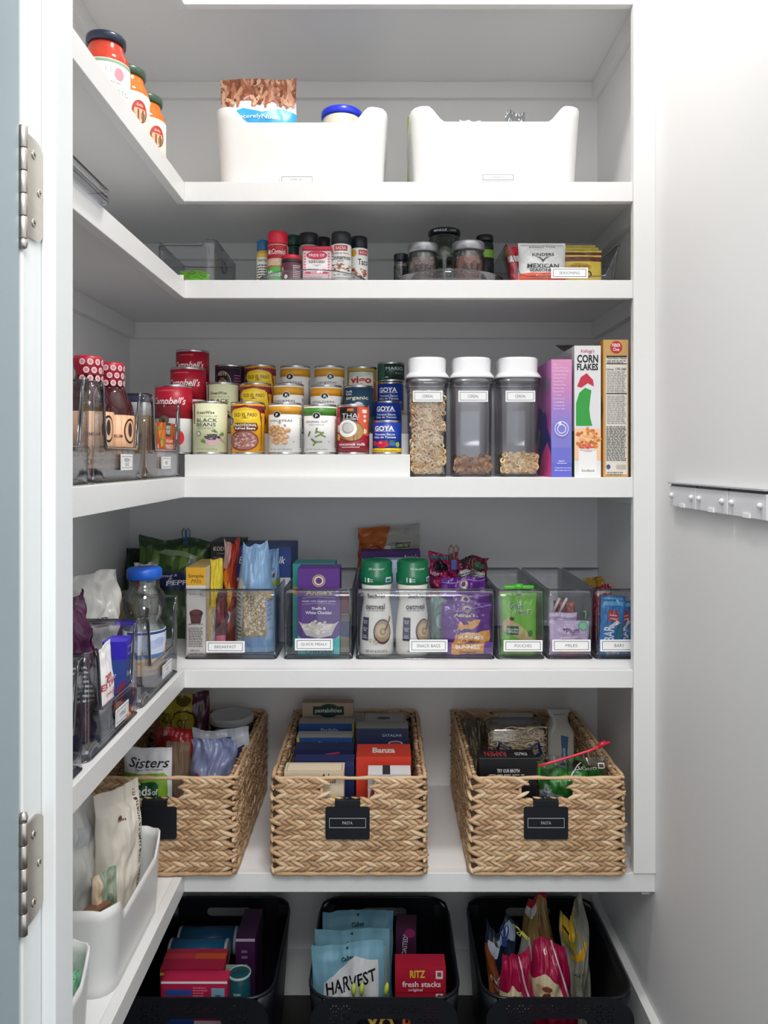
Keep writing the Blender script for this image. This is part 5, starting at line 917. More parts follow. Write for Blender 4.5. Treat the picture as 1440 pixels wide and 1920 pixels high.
bb.box(-BW / 2 + .004, -.056, BD / 2 - .010, BD / 2 - .005, .004, BH - .004, CREVICE_SHADE); bb.box(.056, BW / 2 - .004, BD / 2 - .010, BD / 2 - .005, .004, BH - .004, CREVICE_SHADE); bb.box(-.056, .056, BD / 2 - .010, BD / 2 - .005, .004, BH - .052, CREVICE_SHADE)
bs = {}
for sg in (-1, 1):
    s_ = B(); wall_strands(s_, BD, lambda y, z, ca, sa, o: ((sg * (BW / 2 - .004 + o), y, z), (0, ca, sa), (sg, 0, 0)), q)
    wall_strands(s_, BD - .02, lambda y, z, ca, sa, o: ((sg * (BW / 2 - .012 - o), y, z), (0, ca, sa), (-sg, 0, 0)), q)
    s_.box(min(sg * (BW / 2 - .005), sg * (BW / 2 - .010)), max(sg * (BW / 2 - .005), sg * (BW / 2 - .010)), -BD / 2 + .006, BD / 2 - .006, .004, BH - .004, CREVICE_SHADE); bs[sg] = s_
def ringpts(w, d, z, n=60, rad=.016):
    pts = rr(w, d, rad, 4, 14); return [(x, y, z) for x, y in pts]
br = B(); rp = ringpts(BW - .006, BD - .006, BH)
br.tube([(x + .0006 * math.sin(i * 2.1), y, z + .0008 * math.sin(i * 1.7)) for i, (x, y, z) in enumerate(rp)], [.0040 + .0007 * math.sin(i * 1.9) for i in range(len(rp))], HY[0], 8, True)
bo = B(); rp = ringpts(BW - .004, BD - .004, .0068)
bo.tube(rp, [.0050 + .0012 * math.sin(i * 2.6) for i in range(len(rp))], HY[1], 8, True); bo.box(-BW / 2 + .006, BW / 2 - .006, -BD / 2 + .006, BD / 2 - .006, .002, .006, HY[3])
ME = [mesh_of(m_, n_) for m_, n_ in ((bf, 'front_panel'), (bb, 'back_panel'), (bs[-1], 'side_panel'), (bs[1], 'side_panel'), (br, 'rim'), (bo, 'base'))]
PN = ['front_panel', 'back_panel', 'side_panel', 'side_panel', 'rim', 'base']
BASK = {}
for key, X, lab in (('L', -.484, 'tan woven basket in the left corner of the lowest shelf, its tag blank'), ('M', -.0755, 'tan woven basket full of pasta boxes in the middle of the lowest shelf'), ('R', .3495, 'tan woven basket with noodles and a zip bag, rightmost on the lowest shelf')):
    o = T('woven_basket', lab, 'basket', (X, 1.643 + BD / 2, z5), 0, 'woven baskets'); BASK[key] = X
    for me_, pn in zip(ME, PN): obj(pn, me_, o)
def tagplate(label, X, dx, txt):
    w = .094; h = .069; zt_ = z5 + BH - .048
    o = T('basket_tag', label, 'label tag', (X + dx, 1.643 - .0065, zt_), 0, 'black basket tags')
    b = B(); pts = rr(w, h, .005, 4)
    b.loops([[(x, 0, z - h / 2 - .009) for x, z in pts], [(x, -.0018, z - h / 2 - .009) for x, z in pts]], M('#0d121b', .45), smooth=False)
    if txt:
        art(b, [fr(0, 0, 1, 1, .012, .06, '#b8bcc0'), t(txt, .5, .5, .27, .30, '#c8ccd0', b=-.004)], lambda u, v, oo: (-.039 + u * .078, -.0018 - oo, -h / 2 - .009 - .010 + v * .021), h=.0004)
    obj('plate', b, o)
    b = B(); b.box(-.027, .027, -.0016, 0, -.009, .0035, M('#0d121b', .45)); b.box(-.027, .027, -.0016, .017, .0035, .0050, M('#0d121b', .45)); b.box(-.027, .027, .0155, .017, -.012, .0035, M('#0d121b', .45)); obj('hanger', b, o, bevel=.0005)
tagplate('blank black tag hanging on the left woven basket', BASK['L'], -.004, '')
tagplate('black PASTA tag hanging on the middle woven basket', BASK['M'], -.002, 'PASTA')
tagplate('black PASTA tag hanging on the right woven basket', BASK['R'], -.005, 'PASTA')
zb = z5 + .0075
# middle basket: pasta boxes
carton('pasta_box', 'cream pasta box frontmost in the left row of the middle basket', 534, 645, 1443, 1.672, zb, .045, '#d9c8ae', [t('Alta', .72, .93, .3, .10, '#2c2a28', sh=.35, b=-.005), r(.62, .55, .82, .72, '#3a8ad0'), r(.82, .55, .86, .76, '#e8e04a'), t('FREE', .72, .63, .16, .03, '#f0f0f0')], tops=[fr(.02, .05, .98, .95, .03, .06, '#b8a68c')], group='pasta boxes', rx=.05)
carton('pasta_box', 'navy pasta box behind the cream one in the middle basket', 552, 664, 1427, 1.735, zb, .04, '#1c2858', [r(.0, .94, 1, .99, '#2c3468'), t('MINI FARFALLE', .5, .90, .62, .035, '#8a90b8')], topcol='#2a3268', group='pasta boxes')
carton('pasta_box', 'navy mini farfalle pasta box, third from the front of its row', 552, 663, 1405, 1.80, zb, .045, '#16204a', [t('MINI FARFALLE', .70, .92, .54, .03, '#c8ccdc'), p([(.52, .95), (.75, .97), (.77, .955), (.55, .94)], '#c83a44')], topcol='#1a2650', group='pasta boxes')
carton('pasta_box', 'blue rigatoni pasta box with yellow edge in the middle basket', 556, 661, 1383, 1.87, zb, .045, '#1c4c88', [r(.0, 0, .05, 1, '#b8a83c'), t('Rigatoni', .55, .935, .34, .035, '#c8d4e4', sh=.2, b=.01)], topcol='#a8a8a4', group='pasta boxes')
carton('pasta_box', 'blue farfalle pasta box with yellow edge behind the rigatoni box', 560, 664, 1357, 1.935, zb, .045, '#1c4c88', [r(.96, 0, 1, 1, '#b8a83c'), t('Farfalle', .55, .93, .32, .035, '#b8c8e0', sh=.2, b=.01)], topcol='#a8a8a4', group='pasta boxes')
carton('pasta_box', 'tan pastabilities box with dark green logo, rearmost of its row', 567, 662, 1318, 2.00, zb, .03, '#b09a84', [e(.52, .92, .22, .07, '#14322c'), r(.21, .875, .82, .965, '#14322c'), t('pastabilities', .515, .917, .52, .055, '#d8dcd8', b=.01)], topcol='#a08c76', group='pasta boxes')
carton('pasta_box', 'white pasta box with black emblem frontmost in the right row of the middle basket', 690, 770, 1449, 1.672, zb, .045, '#d4d4d4', [e(.42, .92, .12, .05, '#2a2a2e'), e(.42, .92, .07, .03, '#c8c8cc'), p([(.0, .7), (.2, .6), (.3, .75), (.12, .9)], '#c8303c'), p([(.05, .62), (.2, .56), (.22, .7)], '#eeeeee')], tops=[r(.34, 0, .52, 1, '#2a2a2e')], group='pasta boxes', rx=.04)
carton('pasta_box', 'orange-red chickpea pasta box in the middle basket', 668, 771, 1419, 1.735, zb, .078, '#d8402c', [t('20g 8g', .76, .84, .26, .055, '#f0d8d0', b=.01), t('PROTEIN  FIBER', .76, .80, .26, .015, '#f0d8d0')], tops=[t('Banza', .5, .5, .42, .42, '#f2e8dc', b=.04)], group='pasta boxes')
carton('pasta_box', 'dark navy ditalini pasta box behind the red box', 668, 766, 1366, 1.855, zb, .05, '#1a2648', [t('DITALINI', .68, .93, .36, .025, '#a8b0c8'), e(.75, .85, .14, .025, '#b8a8b8'), e(.75, .85, .11, .018, '#7a3a50')], topcol='#8a9088', group='pasta boxes')
carton('pasta_box', 'pale grey pasta box with dark emblem at the back right of the middle basket', 680, 762, 1357, 1.945, zb, .085, '#a8aaa8', [t('PASTA', .2, .93, .2, .02, '#3a3c3e')], tops=[fr(.02, .04, .98, .96, .02, .04, '#6a6c6e'), e(.48, .5, .16, .12, '#4a4c50'), p([(.3, .45), (.66, .45), (.60, .42), (.36, .42)], '#4a4c50')], group='pasta boxes')
# right basket
carton('broth_box', 'black and red broth box at the front of the right basket', 900, 1006, 1423, 1.690, zb, .055, '#121216', [t('TRY OUR BROTH', .5, .885, .40, .035, '#e8e4e0', b=.01), ln(.16, .82, .86, .862, 2, '#b8b4b0', 3), r(.76, .45, .92, .60, '#c87a4a'), t('12', .84, .53, .08, .06, '#e8c8a8')], tops=[t('RAMEN', .30, .52, .38, .5, '#d8404a', rot=180, b=-.005), t('ITALCO', .76, .52, .22, .3, '#e0e0e0', rot=180, b=.03), fr(0, 0, 1, .06, .01, .01, '#8a8a8c')])
pn = T('noodle_pack', 'clear pack of tan noodle nests tied with a navy ribbon in the right basket', 'noodles', (PX(967, 1.86), 1.86, zb), 0)
b = B(); qn = random.Random(11); hN_ = PZ(1352, 1.86) - zb
for i in range(170):
    cx = qn.uniform(-.058, .058); cz_ = qn.uniform(hN_ * .45, hN_ - .012); a0 = qn.uniform(0, 6.28); R_ = qn.uniform(.018, .034)
    pts = [(max(-.069, min(.069, cx + R_ * math.cos(a0 + j * .45))), -.028 + qn.uniform(-.004, .004) + .004 * math.sin(j), min(max(cz_ + R_ * .5 * math.sin(a0 + j * .45), .012), hN_ - .006)) for j in range(9)]
    b.tube(pts, .0016, M(['#cdb896', '#b8a07c', '#dcc8a8'][i % 3], .6), 5)
b.box(-.064, .064, -.022, .020, .010, hN_ - .016, '#a89270'); obj('noodles', b, pn)
b = B(); loft(b, [(.003, .142, .076, .012), (hN_ - .012, .146, .076, .016), (hN_, .13, .06, .02)], FILM); obj('wrapper', b, pn)
b = B()
for s_ in (-1, 1):
    b.tube([(0, -.045, hN_ * .66), (s_ * .018, -.048, hN_ * .80), (s_ * .046, -.046, hN_ * .86), (s_ * .052, -.044, hN_ * .76), (s_ * .024, -.047, hN_ * .70), (0, -.046, hN_ * .66)], .0055, M('#1c2c6c', .4), 6, flat=.35)
    b.tube([(0, -.046, hN_ * .66), (s_ * .03, -.045, hN_ * .55), (s_ * .060, -.043, hN_ * .50)], .005, M('#1c2c6c', .4), 6, flat=.35)
b.tube([(-.073, -.041, hN_ * .66), (.073, -.041, hN_ * .66)], .0045, M('#1c2c6c', .4), 6, flat=.35)
obj('ribbon', b, pn)
def flask(label, pxc, y, top):
    h = PZ(top, y) - zb
    o = T('noodle_package', label, 'package', (PX(pxc, y), y, zb), .1)
    b = B(); loft(b, [(0, .068, .05, .008), (h - .055, .070, .052, .012), (h - .035, .050, .036, .014), (h - .020, .046, .02, .009), (h - .004, .062, .010, .004), (h, .060, .006, .0025)], M('#a8a49c', .3), 5)
    art(b, [p([(.42, .50), (.72, .50), (.70, .62), (.74, .76), (.46, .78), (.50, .62)], '#3c5c80'), t('SOBA', .58, .6, .1, .12, '#c8d0d8')], lambda u, v, oo: (-.035 + u * .07, -.0255 - oo, v * h), h=.0012)
    obj('wrapper', b, o); b = B(); b.box(-.016, .016, -.008, -.004, h - .026, h - .012, '#2f6a78'); obj('seal', b, o)
flask('pale wrapped noodle package with a pinched top at the back of the right basket', 1047, 1.925, 1328)
pouchpx('noodle_pack', 'dim clear pack of noodles at the back left of the right basket', 872, 908, 1352, 1.93, zb, .05, '#5c5248', [blobs(.5, .6, .35, .25, 30, .06, ['#8a7a60', '#6a5c48'], 4)], seed=121, wr=.008, rough=.25)
zp = T('zip_bag', 'clear zip bag with a red slider zipper at the front right of the right basket', 'zip bag', (PX(1074, 1.70), 1.686, zb), 0)
qz = pouch('bag_film', 'x', 0, 0, 0, .150, .232, .03, '#ffffff', [t('CLOSED', .66, .895, .30, .06, '#f4f4f4', rot=14, b=.01), fr(.84, .90, .94, .95, .015, .008, '#e8e8e8'), p([(.4, .80), (.60, .95), (.61, .945), (.42, .79)], '#f0f0f0')], mat=FILM, seed=131, wr=.010, topn=.0, rough=.15, bottom=.8, seal=.02)
for k in ('label', 'category'): del qz[k]
qz.parent = zp
b = B(); zA, zB_ = PZ(1427, 1.69) - zb, PZ(1389, 1.69) - zb
b.tube([(-.082, -.014, zA - .004), (-.06, -.015, zA + .003), (-.02, -.010, zA + .012), (.03, -.006, zA + .026), (.076, -.004, zB_)], .0028, M('#d82c44', .35), 8); obj('zipper', b, zp)
b = B(); b.tube([(.052, -.005, zB_ - .0075), (.068, -.004, zB_ - .001)], .0055, M('#c8243c', .35), 8); obj('slider', b, zp)
qz.modifiers.new('x', 'SIMPLE_DEFORM').deform_method = 'BEND'; qz.modifiers.remove(qz.modifiers[0])
pouchpx('snack_bag', 'bright green foil bag lying inside the right basket under the zip bag', 1012, 1134, 1446, 1.690, zb, .02, '#3f9c3a', [p([(.1, .80), (.5, .95), (.9, .85), (.5, .90)], '#7ac46a'), e(.62, .88, .10, .04, '#d8ecd0'), e(.62, .88, .08, .03, '#3f9c3a'), r(.0, .2, .35, .72, '#c8ccd0'), ('q', [r(.05 + i * .035, .45, .065 + i * .035, .66, '#1c1c20') for i in range(7)])], seed=132, wr=.012, topn=.14, rough=.2, seal=.03)
# left basket
def blk(X): return X
pouchpx('seed_bag', 'white and green seed bag at the front of the left basket', 226, 318, 1408, 1.675, zb, .045, '#d8d6da', [t('Sisters', .54, .880, .84, .085, '#1c1a1c', sh=.3, b=.01), t('Follow Your Compass', .55, .822, .56, .016, '#4a484a'), p([(0, .0), (.97, 0), (.93, .77), (.86, .795), (.2, .79), (0, .78)], '#7ca42c'), p([(.0, 0), (.78, 0), (.76, .70), (.70, .725), (0, .72)], '#16502c'), t('Seeds', .36, .655, .52, .08, '#f0f0ec', b=.02), t('of', .70, .645, .12, .05, '#f0f0ec'), t('Change', .46, .545, .6, .08, '#f0f0ec', b=.02)], seed=141, wr=.003, seal=.04, topn=.02)
pouchpx('kraft_bag', 'plain brown paper bag behind the seed bag in the left basket', 306, 352, 1398, 1.755, zb, .05, '#7c6450', [], seed=142, wr=.005, rough=.7)
pouchpx('snack_bag', 'lavender grey bag slumped at the front right of the left basket', 350, 436, 1396, 1.735, zb, .05, '#8088aa', [e(.25, .66, .09, .05, '#c03a5c'), t('CAPPELLO', .70, .60, .34, .035, '#a8aec8')], seed=143, wr=.014, topn=.05)
pouchpx('rice_bag', 'white and navy bag with a slot handle behind the lavender bag', 356, 464, 1373, 1.81, zb, .055, '#a8acb4', [r(.30, .90, .70, .935, '#2a4a8a'), p([(.62, .0), (1, 0), (.92, .84), (.62, .80)], '#1c2450'), t('E', .80, .70, .12, .07, '#c8b85c', b=.03), t('E', .80, .58, .12, .07, '#c8b85c', b=.03), t('RIC', .45, .68, .3, .08, '#3a3c50')], seed=144, wr=.006, topn=.06)
pouchpx('snack_bag', 'red foil bag slanting behind the brown paper bag', 286, 360, 1372, 1.83, zb, .05, '#8a2a28', [p([(.3, 1), (1, 1), (1, .6), (.5, .85)], '#b02c2c'), r(.0, .4, .5, .7, '#6a2a40')], seed=145, wr=.010, topn=.05, rough=.25)
pouchpx('chocolate_bag', 'yellow and maroon bag with GOLD lettering at the back of the left basket', 292, 388, 1302, 1.945, zb, .06, '#a8961c', [p([(.62, 0), (1, 0), (1, 1), (.68, 1)], '#4a1c34'), t('GOLD', .22, .80, .36, .09, '#3a2c14', rot=0, b=.01), e(.52, .76, .24, .12, '#3a2c14'), e(.52, .76, .22, .105, '#a8961c'), t('QT', .52, .76, .2, .09, '#3a2c14'), e(.5, .95, .15, .04, '#5a4a1c')], seed=146, wr=.008, topn=.05, rough=.3)
h = PZ(1338, 1.985) - zb
vessel('canister', 'dark canister with a broad white lid at the back right of the left basket', 'canister', (PX(434, 1.985), 1.985, zb), [
    ('canister_body', [(0, 0), (.050, 0), (.052, .004), (.052, h - .02), (0, h - .02)], M('#121418', .4)),
    ('lid', [(0, h - .0195), (.054, h - .0195), (.056, h - .017), (.056, h - .004), (.054, h), (.050, h - .001), (.048, h - .002), (0, h - .002)], M('#b8bcbe', .4))],
    [('canister_body', .052, 0, h - .02, [('q', [e(.35, .90, .18, .09, '#c8ccce'), ]), e(.35, .90, .165, .08, '#121418'), t('AG1', .35, .90, .2, .05, '#c8ccce')])])

# ---------------------------------------------------------------- left leg of the lowest shelf: white bins
def wbin2(label, y0, y1, card=None):
    return white_bin(label, (-.445 - .112, (y0 + y1) / 2, z5), y1 - y0, .225, .150, PI / 2, 'white bins on the lowest shelf left leg', None, dip=.034)
wbin2('white scooped bin holding flour bags on the left leg of the lowest shelf', 1.262, 1.560)
wbin2('white scooped bin with green packets, nearest the door on the lowest shelf', .905, 1.192)
za = z5 + .004
pouch('flour_bag', 'cream paper flour bag with a vertical line of black print along its edge', -.498, 1.435, za, .100, .278, .050, '#dcd4c6', [t('HONEST COOKING. YOUR FAMILY IS WORTH IT."', .86, .52, .060, .86, '#2c2a28', rot=90, b=.015), e(.40, .82, .05, .015, '#6a3c3c', 12), ln(.34, .80, .52, .825, 1, '#8a5c5c', 3)], rz=PI / 2 - .55, seed=151, wr=.006, topn=.02, seal=.12, rough=.75)
pouch('flour_bag', 'white paper bag folded over beside the cream flour bag', -.575, 1.375, za, .14, .265, .06, '#d8d6d2', [r(.55, .72, .85, .86, '#c8c8ca')], rz=PI / 2 - .45, seed=152, wr=.009, topn=.06, rough=.6)
pouch('flour_bag', 'sage green and tan bag low in front of the white paper bag', -.490, 1.350, za, .050, .165, .014, '#93a08c', [r(.0, .0, .3, 1, '#d0b89c'), e(.6, .4, .12, .06, '#7c8c78'), e(.7, .7, .10, .05, '#7c8c78')], rz=PI / 2 - .7, seed=153, wr=.006)
b = B(); b.box(-.03, .03, -.012, .012, 0, .118, '#5a3c2c'); b.box(-.03, .03, -.0125, .0122, .100, .1182, '#7a5440'); o = obj('packet', b, None, (-.500, 1.318, za)); o.rotation_euler = (0, 0, PI / 2 - .5); tag(o, 'small brown packet at the near end of the flour bin', 'packet')
for i in range(4):
    pouch('green_packet', ['mint green packet leaning lowest toward the aisle in the bin nearest the door', 'mint green packet standing second from the aisle in the nearest bin', 'mint green packet standing third from the aisle in the nearest bin', 'mint green packet deepest inside the nearest bin'][i], -.467 - i * .012, 1.150 - i * .004, za, .048, .110 + .010 * i, .008, ['#8ccfa8', '#6fb890', '#a0dcb8', '#5aa47c'][i], [], rz=PI / 2, rx=0, ry=.22, seed=161 + i, wr=.005, topn=.1, group='mint green packets')

# ================================================================ FLOOR: black plastic baskets
def holes(front):
    out = []
    q = random.Random(4)
    s = .0046
    for cx in (-.105, -.082, -.059, -.036, -.013, .013, .036, .059, .082, .105):
        for cz_ in ((.300,) if abs(cx) < .066 else (.300, .279, .258)):
            for k in range(6):
                a = k * PI / 3; px_, pz_ = cx + .0074 * math.cos(a), cz_ + .0074 * math.sin(a)
                out.append([(px_ + s * .62 * math.cos(a + PI + j * 2 * PI / 3), pz_ + s * .62 * math.sin(a + PI + j * 2 * PI / 3)) for j in range(3)])
    return out
def slot(w, h, cz):
    n = 8; R = h / 2
    return [(w / 2 - R + R * math.cos(-PI / 2 + i * PI / n), cz + R * math.sin(-PI / 2 + i * PI / n)) for i in range(n + 1)] + [(-w / 2 + R + R * math.cos(PI / 2 + i * PI / n), cz + R * math.sin(PI / 2 + i * PI / n)) for i in range(n + 1)]
FW, FD, FH = .325, .372, .327
def flat_panel(W, Htop, hs, th, rad):
    """filled outline with real holes, extruded"""
    cu = bpy.data.curves.new('x', 'CURVE'); cu.dimensions = '2D'; cu.fill_mode = 'BOTH'; cu.extrude = th / 2
    n = 8
    outl = [(-W / 2 * .86, .004), (W / 2 * .86, .004)] + [(W / 2 - rad + rad * math.cos(i * PI / 2 / n), Htop - rad + rad * math.sin(i * PI / 2 / n)) for i in range(n + 1)] + [(-W / 2 + rad + rad * math.cos(PI / 2 + i * PI / 2 / n), Htop - rad + rad * math.sin(PI / 2 + i * PI / 2 / n)) for i in range(n + 1)]
    for pl_ in [outl] + hs:
        sp = cu.splines.new('POLY'); sp.points.add(len(pl_) - 1); sp.use_cyclic_u = True
        for k, (x, y) in enumerate(pl_): sp.points[k].co = (x, y, 0, 1)
    o = bpy.data.objects.new('x', cu); me = bpy.data.meshes.new_from_object(o)
    V = [tuple(v.co) for v in me.vertices]; Fc = [tuple(q_.vertices) for q_ in me.polygons]
    bpy.data.objects.remove(o); bpy.data.curves.remove(cu); bpy.data.meshes.remove(me)
    return V, Fc
Vf, Ff = flat_panel(FW - .012, FH - .004, [slot(.115, .022, .268)] + holes(True), .0028, .050)
Vb, Fb = flat_panel(FW - .012, FH + .004, [slot(.115, .022, .290)] + [h_ for h_ in holes(False) if abs(h_[0][0]) < .07 and h_[0][1] < .30 and h_[0][1] > 9], .0028, .050)
bfm = B(); bfm.add([(x, -FD / 2 + .010 - (y / FH) * .008 - z, y) for x, y, z in Vf], Ff, BPL)
bbm = B(); bbm.add([(x, FD / 2 - .010 + (y / FH) * .008 + z, y) for x, y, z in Vb], Fb, BPL)
sms = {}
for sg in (-1, 1):
    sm = sms[sg] = B()
    # side wall with rounded vertical corners, flaring upward
    L = []
    for (z, k) in ((.004, .86), (.10, .91), (.20, .95), (FH - .045, .985), (FH - .012, 1.0)):
        row = []
        for yy, dx in ((-FD / 2 + .012, .030), (-FD / 2 + .018, .014), (-FD / 2 + .032, .004), (-FD / 2 + .05, 0), (FD / 2 - .05, 0), (FD / 2 - .032, .004), (FD / 2 - .018, .014), (FD / 2 - .012, .030)):
            row.append((sg * (FW / 2 * k - dx), yy * (.97 + .03 * z / FH), z))
        L.append(row)
    inner = [[(x - sg * .003, y * .985, z) for x, y, z in row] for row in L]
    sm.loops(L + inner[::-1], BPL, False, False, True, close=False)
rimb = B(); rpts = rr(FW - .002, FD - .012, .055, 6, 10)
rimb.tube([(x, y, FH - .008 + (.010 if y > FD / 2 - .04 else 0) - (.0 if abs(y) < FD / 2 - .03 else 0)) for x, y in rpts], .0034, BPL, 8, True)
bas = B(); loft(bas, [(0, FW * .84, FD * .92, .03), (.005, FW * .855, FD * .93, .03)], BPL, 5)
FM = [mesh_of(a, n_) for a, n_ in ((bfm, 'front_wall'), (bbm, 'back_wall'), (sms[-1], 'side_wall'), (sms[1], 'side_wall'), (rimb, 'rim'), (bas, 'base'))]
YF0 = 1.622
for X, lab in ((-.4005, 'black perforated plastic basket on the floor at the left'), (.0005, 'black perforated plastic basket on the floor in the middle'), (.3720, 'black perforated plastic basket on the floor at the right')):
    o = T('plastic_basket', lab, 'basket', (X, YF0 + FD / 2, 0), 0, 'black floor baskets')
    for me_, pn_ in zip(FM, ('front_wall', 'back_wall', 'side_wall', 'side_wall', 'rim', 'base')): obj(pn_, me_, o)
zf0 = .0065
# left basket contents
cr = '#b01c44'
carton('bar_box', 'crimson bar box with a small picture, frontmost in the left floor basket', 302, 426, 1840, 1.662, zf0, .035, cr, [r(.06, .905, .46, .945, '#2a4c98'), ln(.48, .90, .70, .97, 4, '#d87a94', 3), r(.76, .86, .96, .955, '#7aa0b8'), r(.82, .87, .90, .91, '#3a5c78'), ln(.15, .845, .7, .865, 1, '#d8a0b0', 4), r(0, .985, 1, 1, '#e0d8dc'), r(.1, .66, .5, .76, '#2a4c98'), r(.5, .60, .95, .74, '#d8c8cc')], rx=.0, group='bar boxes')
carton('bar_box', 'crimson bar box with white badge, second in the left floor basket', 300, 418, 1817, 1.712, zf0, .035, '#a81c40', [p([(.12, .93), (.38, .93), (.38, .87), (.25, .845), (.12, .87)], '#c8c4c8'), r(.40, .87, .92, .905, '#2c6aa8'), r(0, .955, 1, .975, '#e0b82c'), ln(.42, .92, .7, .935, 1, '#d8a0b0', 3)], group='bar boxes')
carton('bar_box', 'orange and blue topped bar box, third in the left floor basket', 306, 422, 1800, 1.762, zf0, .04, '#a82838', [r(0, .94, 1, 1, '#c8502c'), r(.02, .90, .45, .95, '#2c4898')], tops=[r(0, 0, .5, .6, '#c83a4c'), r(.5, 0, 1, .6, '#d0582c'), r(0, .6, 1, 1, '#b02c40')], group='bar boxes')
def roll(label, x0, x1, vc, y, c, R=.031):
    z = PZ(vc, y); X0, X1 = PX(x0, y), PX(x1, y)
    o = T('wrapped_roll', label, 'roll', ((X0 + X1) / 2, y, z), 0, 'teal rolls'); L = (X1 - X0) / 2
    b = B(); b.tube([(-L + .006, 0, 0), (L - .006, 0, 0)], R, M(c, .35), 28); obj('wrapper', b, o)
    for s_ in (-1, 1):
        b = B(); b.tube([(s_ * (L - .0065), 0, 0), (s_ * L, 0, 0)], [R * 1.02, R * .98], M('#a8b0b4', .4), 28); obj('end_cap', b, o)
roll('teal wrapped roll lying across the left floor basket, nearer of two', 318, 428, 1787, 1.842, '#1c5478')
roll('teal wrapped roll lying across the left floor basket, farther of two', 336, 446, 1763, 1.912, '#1a4c70')
carton('bar_box', 'dark purple box standing at the right of the teal rolls', 442, 478, 1760, 1.80, zf0, .12, '#3a1440', [ln(.3, .86, .7, .94, 2, '#8a6c90', 2), r(0, .98, 1, 1, '#a8a0a8')], group='bar boxes')
carton('card_pack', 'pale green-white packet in front of the purple box', 421, 462, 1815, 1.745, zf0, .012, '#9aa48c', [ln(.1, .85, .9, .97, 4, '#c8d0c0', 4)])
h = PZ(1822, 1.705) - zf0
vessel('canister', 'dark teal cylinder standing at the front right of the left floor basket', 'canister', (PX(449, 1.705), 1.705, zf0), [('wrapper', [(0, 0), (.024, 0), (.024, h - .004), (.022, h - .002), (0, h - .002)], M('#124450', .35)), ('end_ring', [(.0235, h - .006), (.0255, h - .006), (.0255, h), (.0225, h), (.0225, h - .004)], M('#8ca8a0', .4))], [('wrapper', .0241, 0, h - .004, [ln(.35, .82, .65, .93, 3, '#8ab0b0', 3)])])
# middle basket contents
def calbee(label, x0, x1, tp, y, sd, big=False, rx=0, ry=0):
    it = [e(.5, .975, .014, .008, '#1c2a34', 10), t('Calbee', .5, .925, .17, .030, '#16303c', sh=.2, b=.02)]
    it += [p([(.14, .2), (.95, .2), (.92, .90), (.60, .93), (.16, .80)], '#c8cacc'), t('HARVEST', .53, .795, .70, .135, '#14161a', rot=9, b=.02), t('SNAPS', .5, .60, .5, .08, '#14161a', rot=8, b=.02)] if big else [p([(.08, .86), (.95, .90), (.95, .3), (.05, .2)], '#a4a8a4'), ln(.2, .862, .8, .89, 1, '#1c2226', 5, .8)]
    pouchpx('snap_pea_bag', label, x0, x1, tp, y, zf0, .035, '#6f9cae', it, seed=sd, wr=.007, topn=.03, group='light blue snack bags', rough=.3, ry=ry)
calbee('light blue snack bag with HARVEST lettering, frontmost in the middle floor basket', 597, 734, 1776, 1.69, 171, True, ry=-.05)
calbee('light blue snack bag, middle of three in the middle floor basket', 596, 738, 1753, 1.755, 172, ry=-.03)
calbee('light blue snack bag, rearmost of three in the middle floor basket', 604, 738, 1716, 1.82, 173)
carton('cracker_box', 'red cracker box with yellow and white lettering in the middle floor basket', 741, 836, 1816, 1.70, zf0, .05, '#ac1430', [t('RITZ', .44, .962, .30, .050, '#d8b83c', b=.03), r(.80, .93, .94, .985, '#d8c8cc'), r(.83, .945, .91, .975, '#8a4050'), t('fresh stacks', .52, .895, .76, .038, '#e8dce0', b=.02), t('original', .40, .855, .28, .026, '#e8dce0', b=.01), r(0, .838, 1, .842, '#7a0c20'), r(.80, .78, .94, .832, '#d8c8cc'), t('8', .87, .806, .07, .04, '#2a1c20', b=.03)], topcol='#b81c38')
carton('cracker_box', 'dark purple cracker box with TOASTEDS print standing behind the red box', 742, 780, 1738, 1.80, zf0, .05, '#36122e', [t('TOASTEDS', .44, .875, .34, .155, '#c8bcc8', rot=86, b=.005), r(.12, .70, .42, .745, '#8a8090'), r(.56, .70, .72, .75, '#b8b0b8'), e(.7, .96, .25, .03, '#7a1c50')], topcol='#44183a', rz=-.08)
for i, (px_, py_) in enumerate(((663, 1857), (678, 1856), (724, 1856))):
    b = B(); b.leaf((0, 0, 0), (0.1 * i, 0, 1), (0, -1, 0), .030, .011, .006, M('#a4b43c', .5), 8)
    tag(obj('snap_pea', b, None, (PX(px_, 1.660), 1.660, PZ(py_, 1.660))), ['lime green packet tip, leftmost below the HARVEST bag', 'lime green packet tip, middle one below the HARVEST bag', 'lime green packet tip, nearest the red cracker box'][i], 'packet', 'lime green tips')
pouchpx('snack_bag', 'dark snack bag with yellow letters seen through the middle floor basket\'s handle slot', 655, 790, 1880, 1.642, zf0, .012, '#1c1c24', [t('YO', .42, .84, .40, .14, '#e0b04a', b=.03), t('P', .80, .84, .12, .14, '#e8703c', b=.03), r(.1, .4, .9, .6, '#8a8a3c')], seed=174, wr=.002)
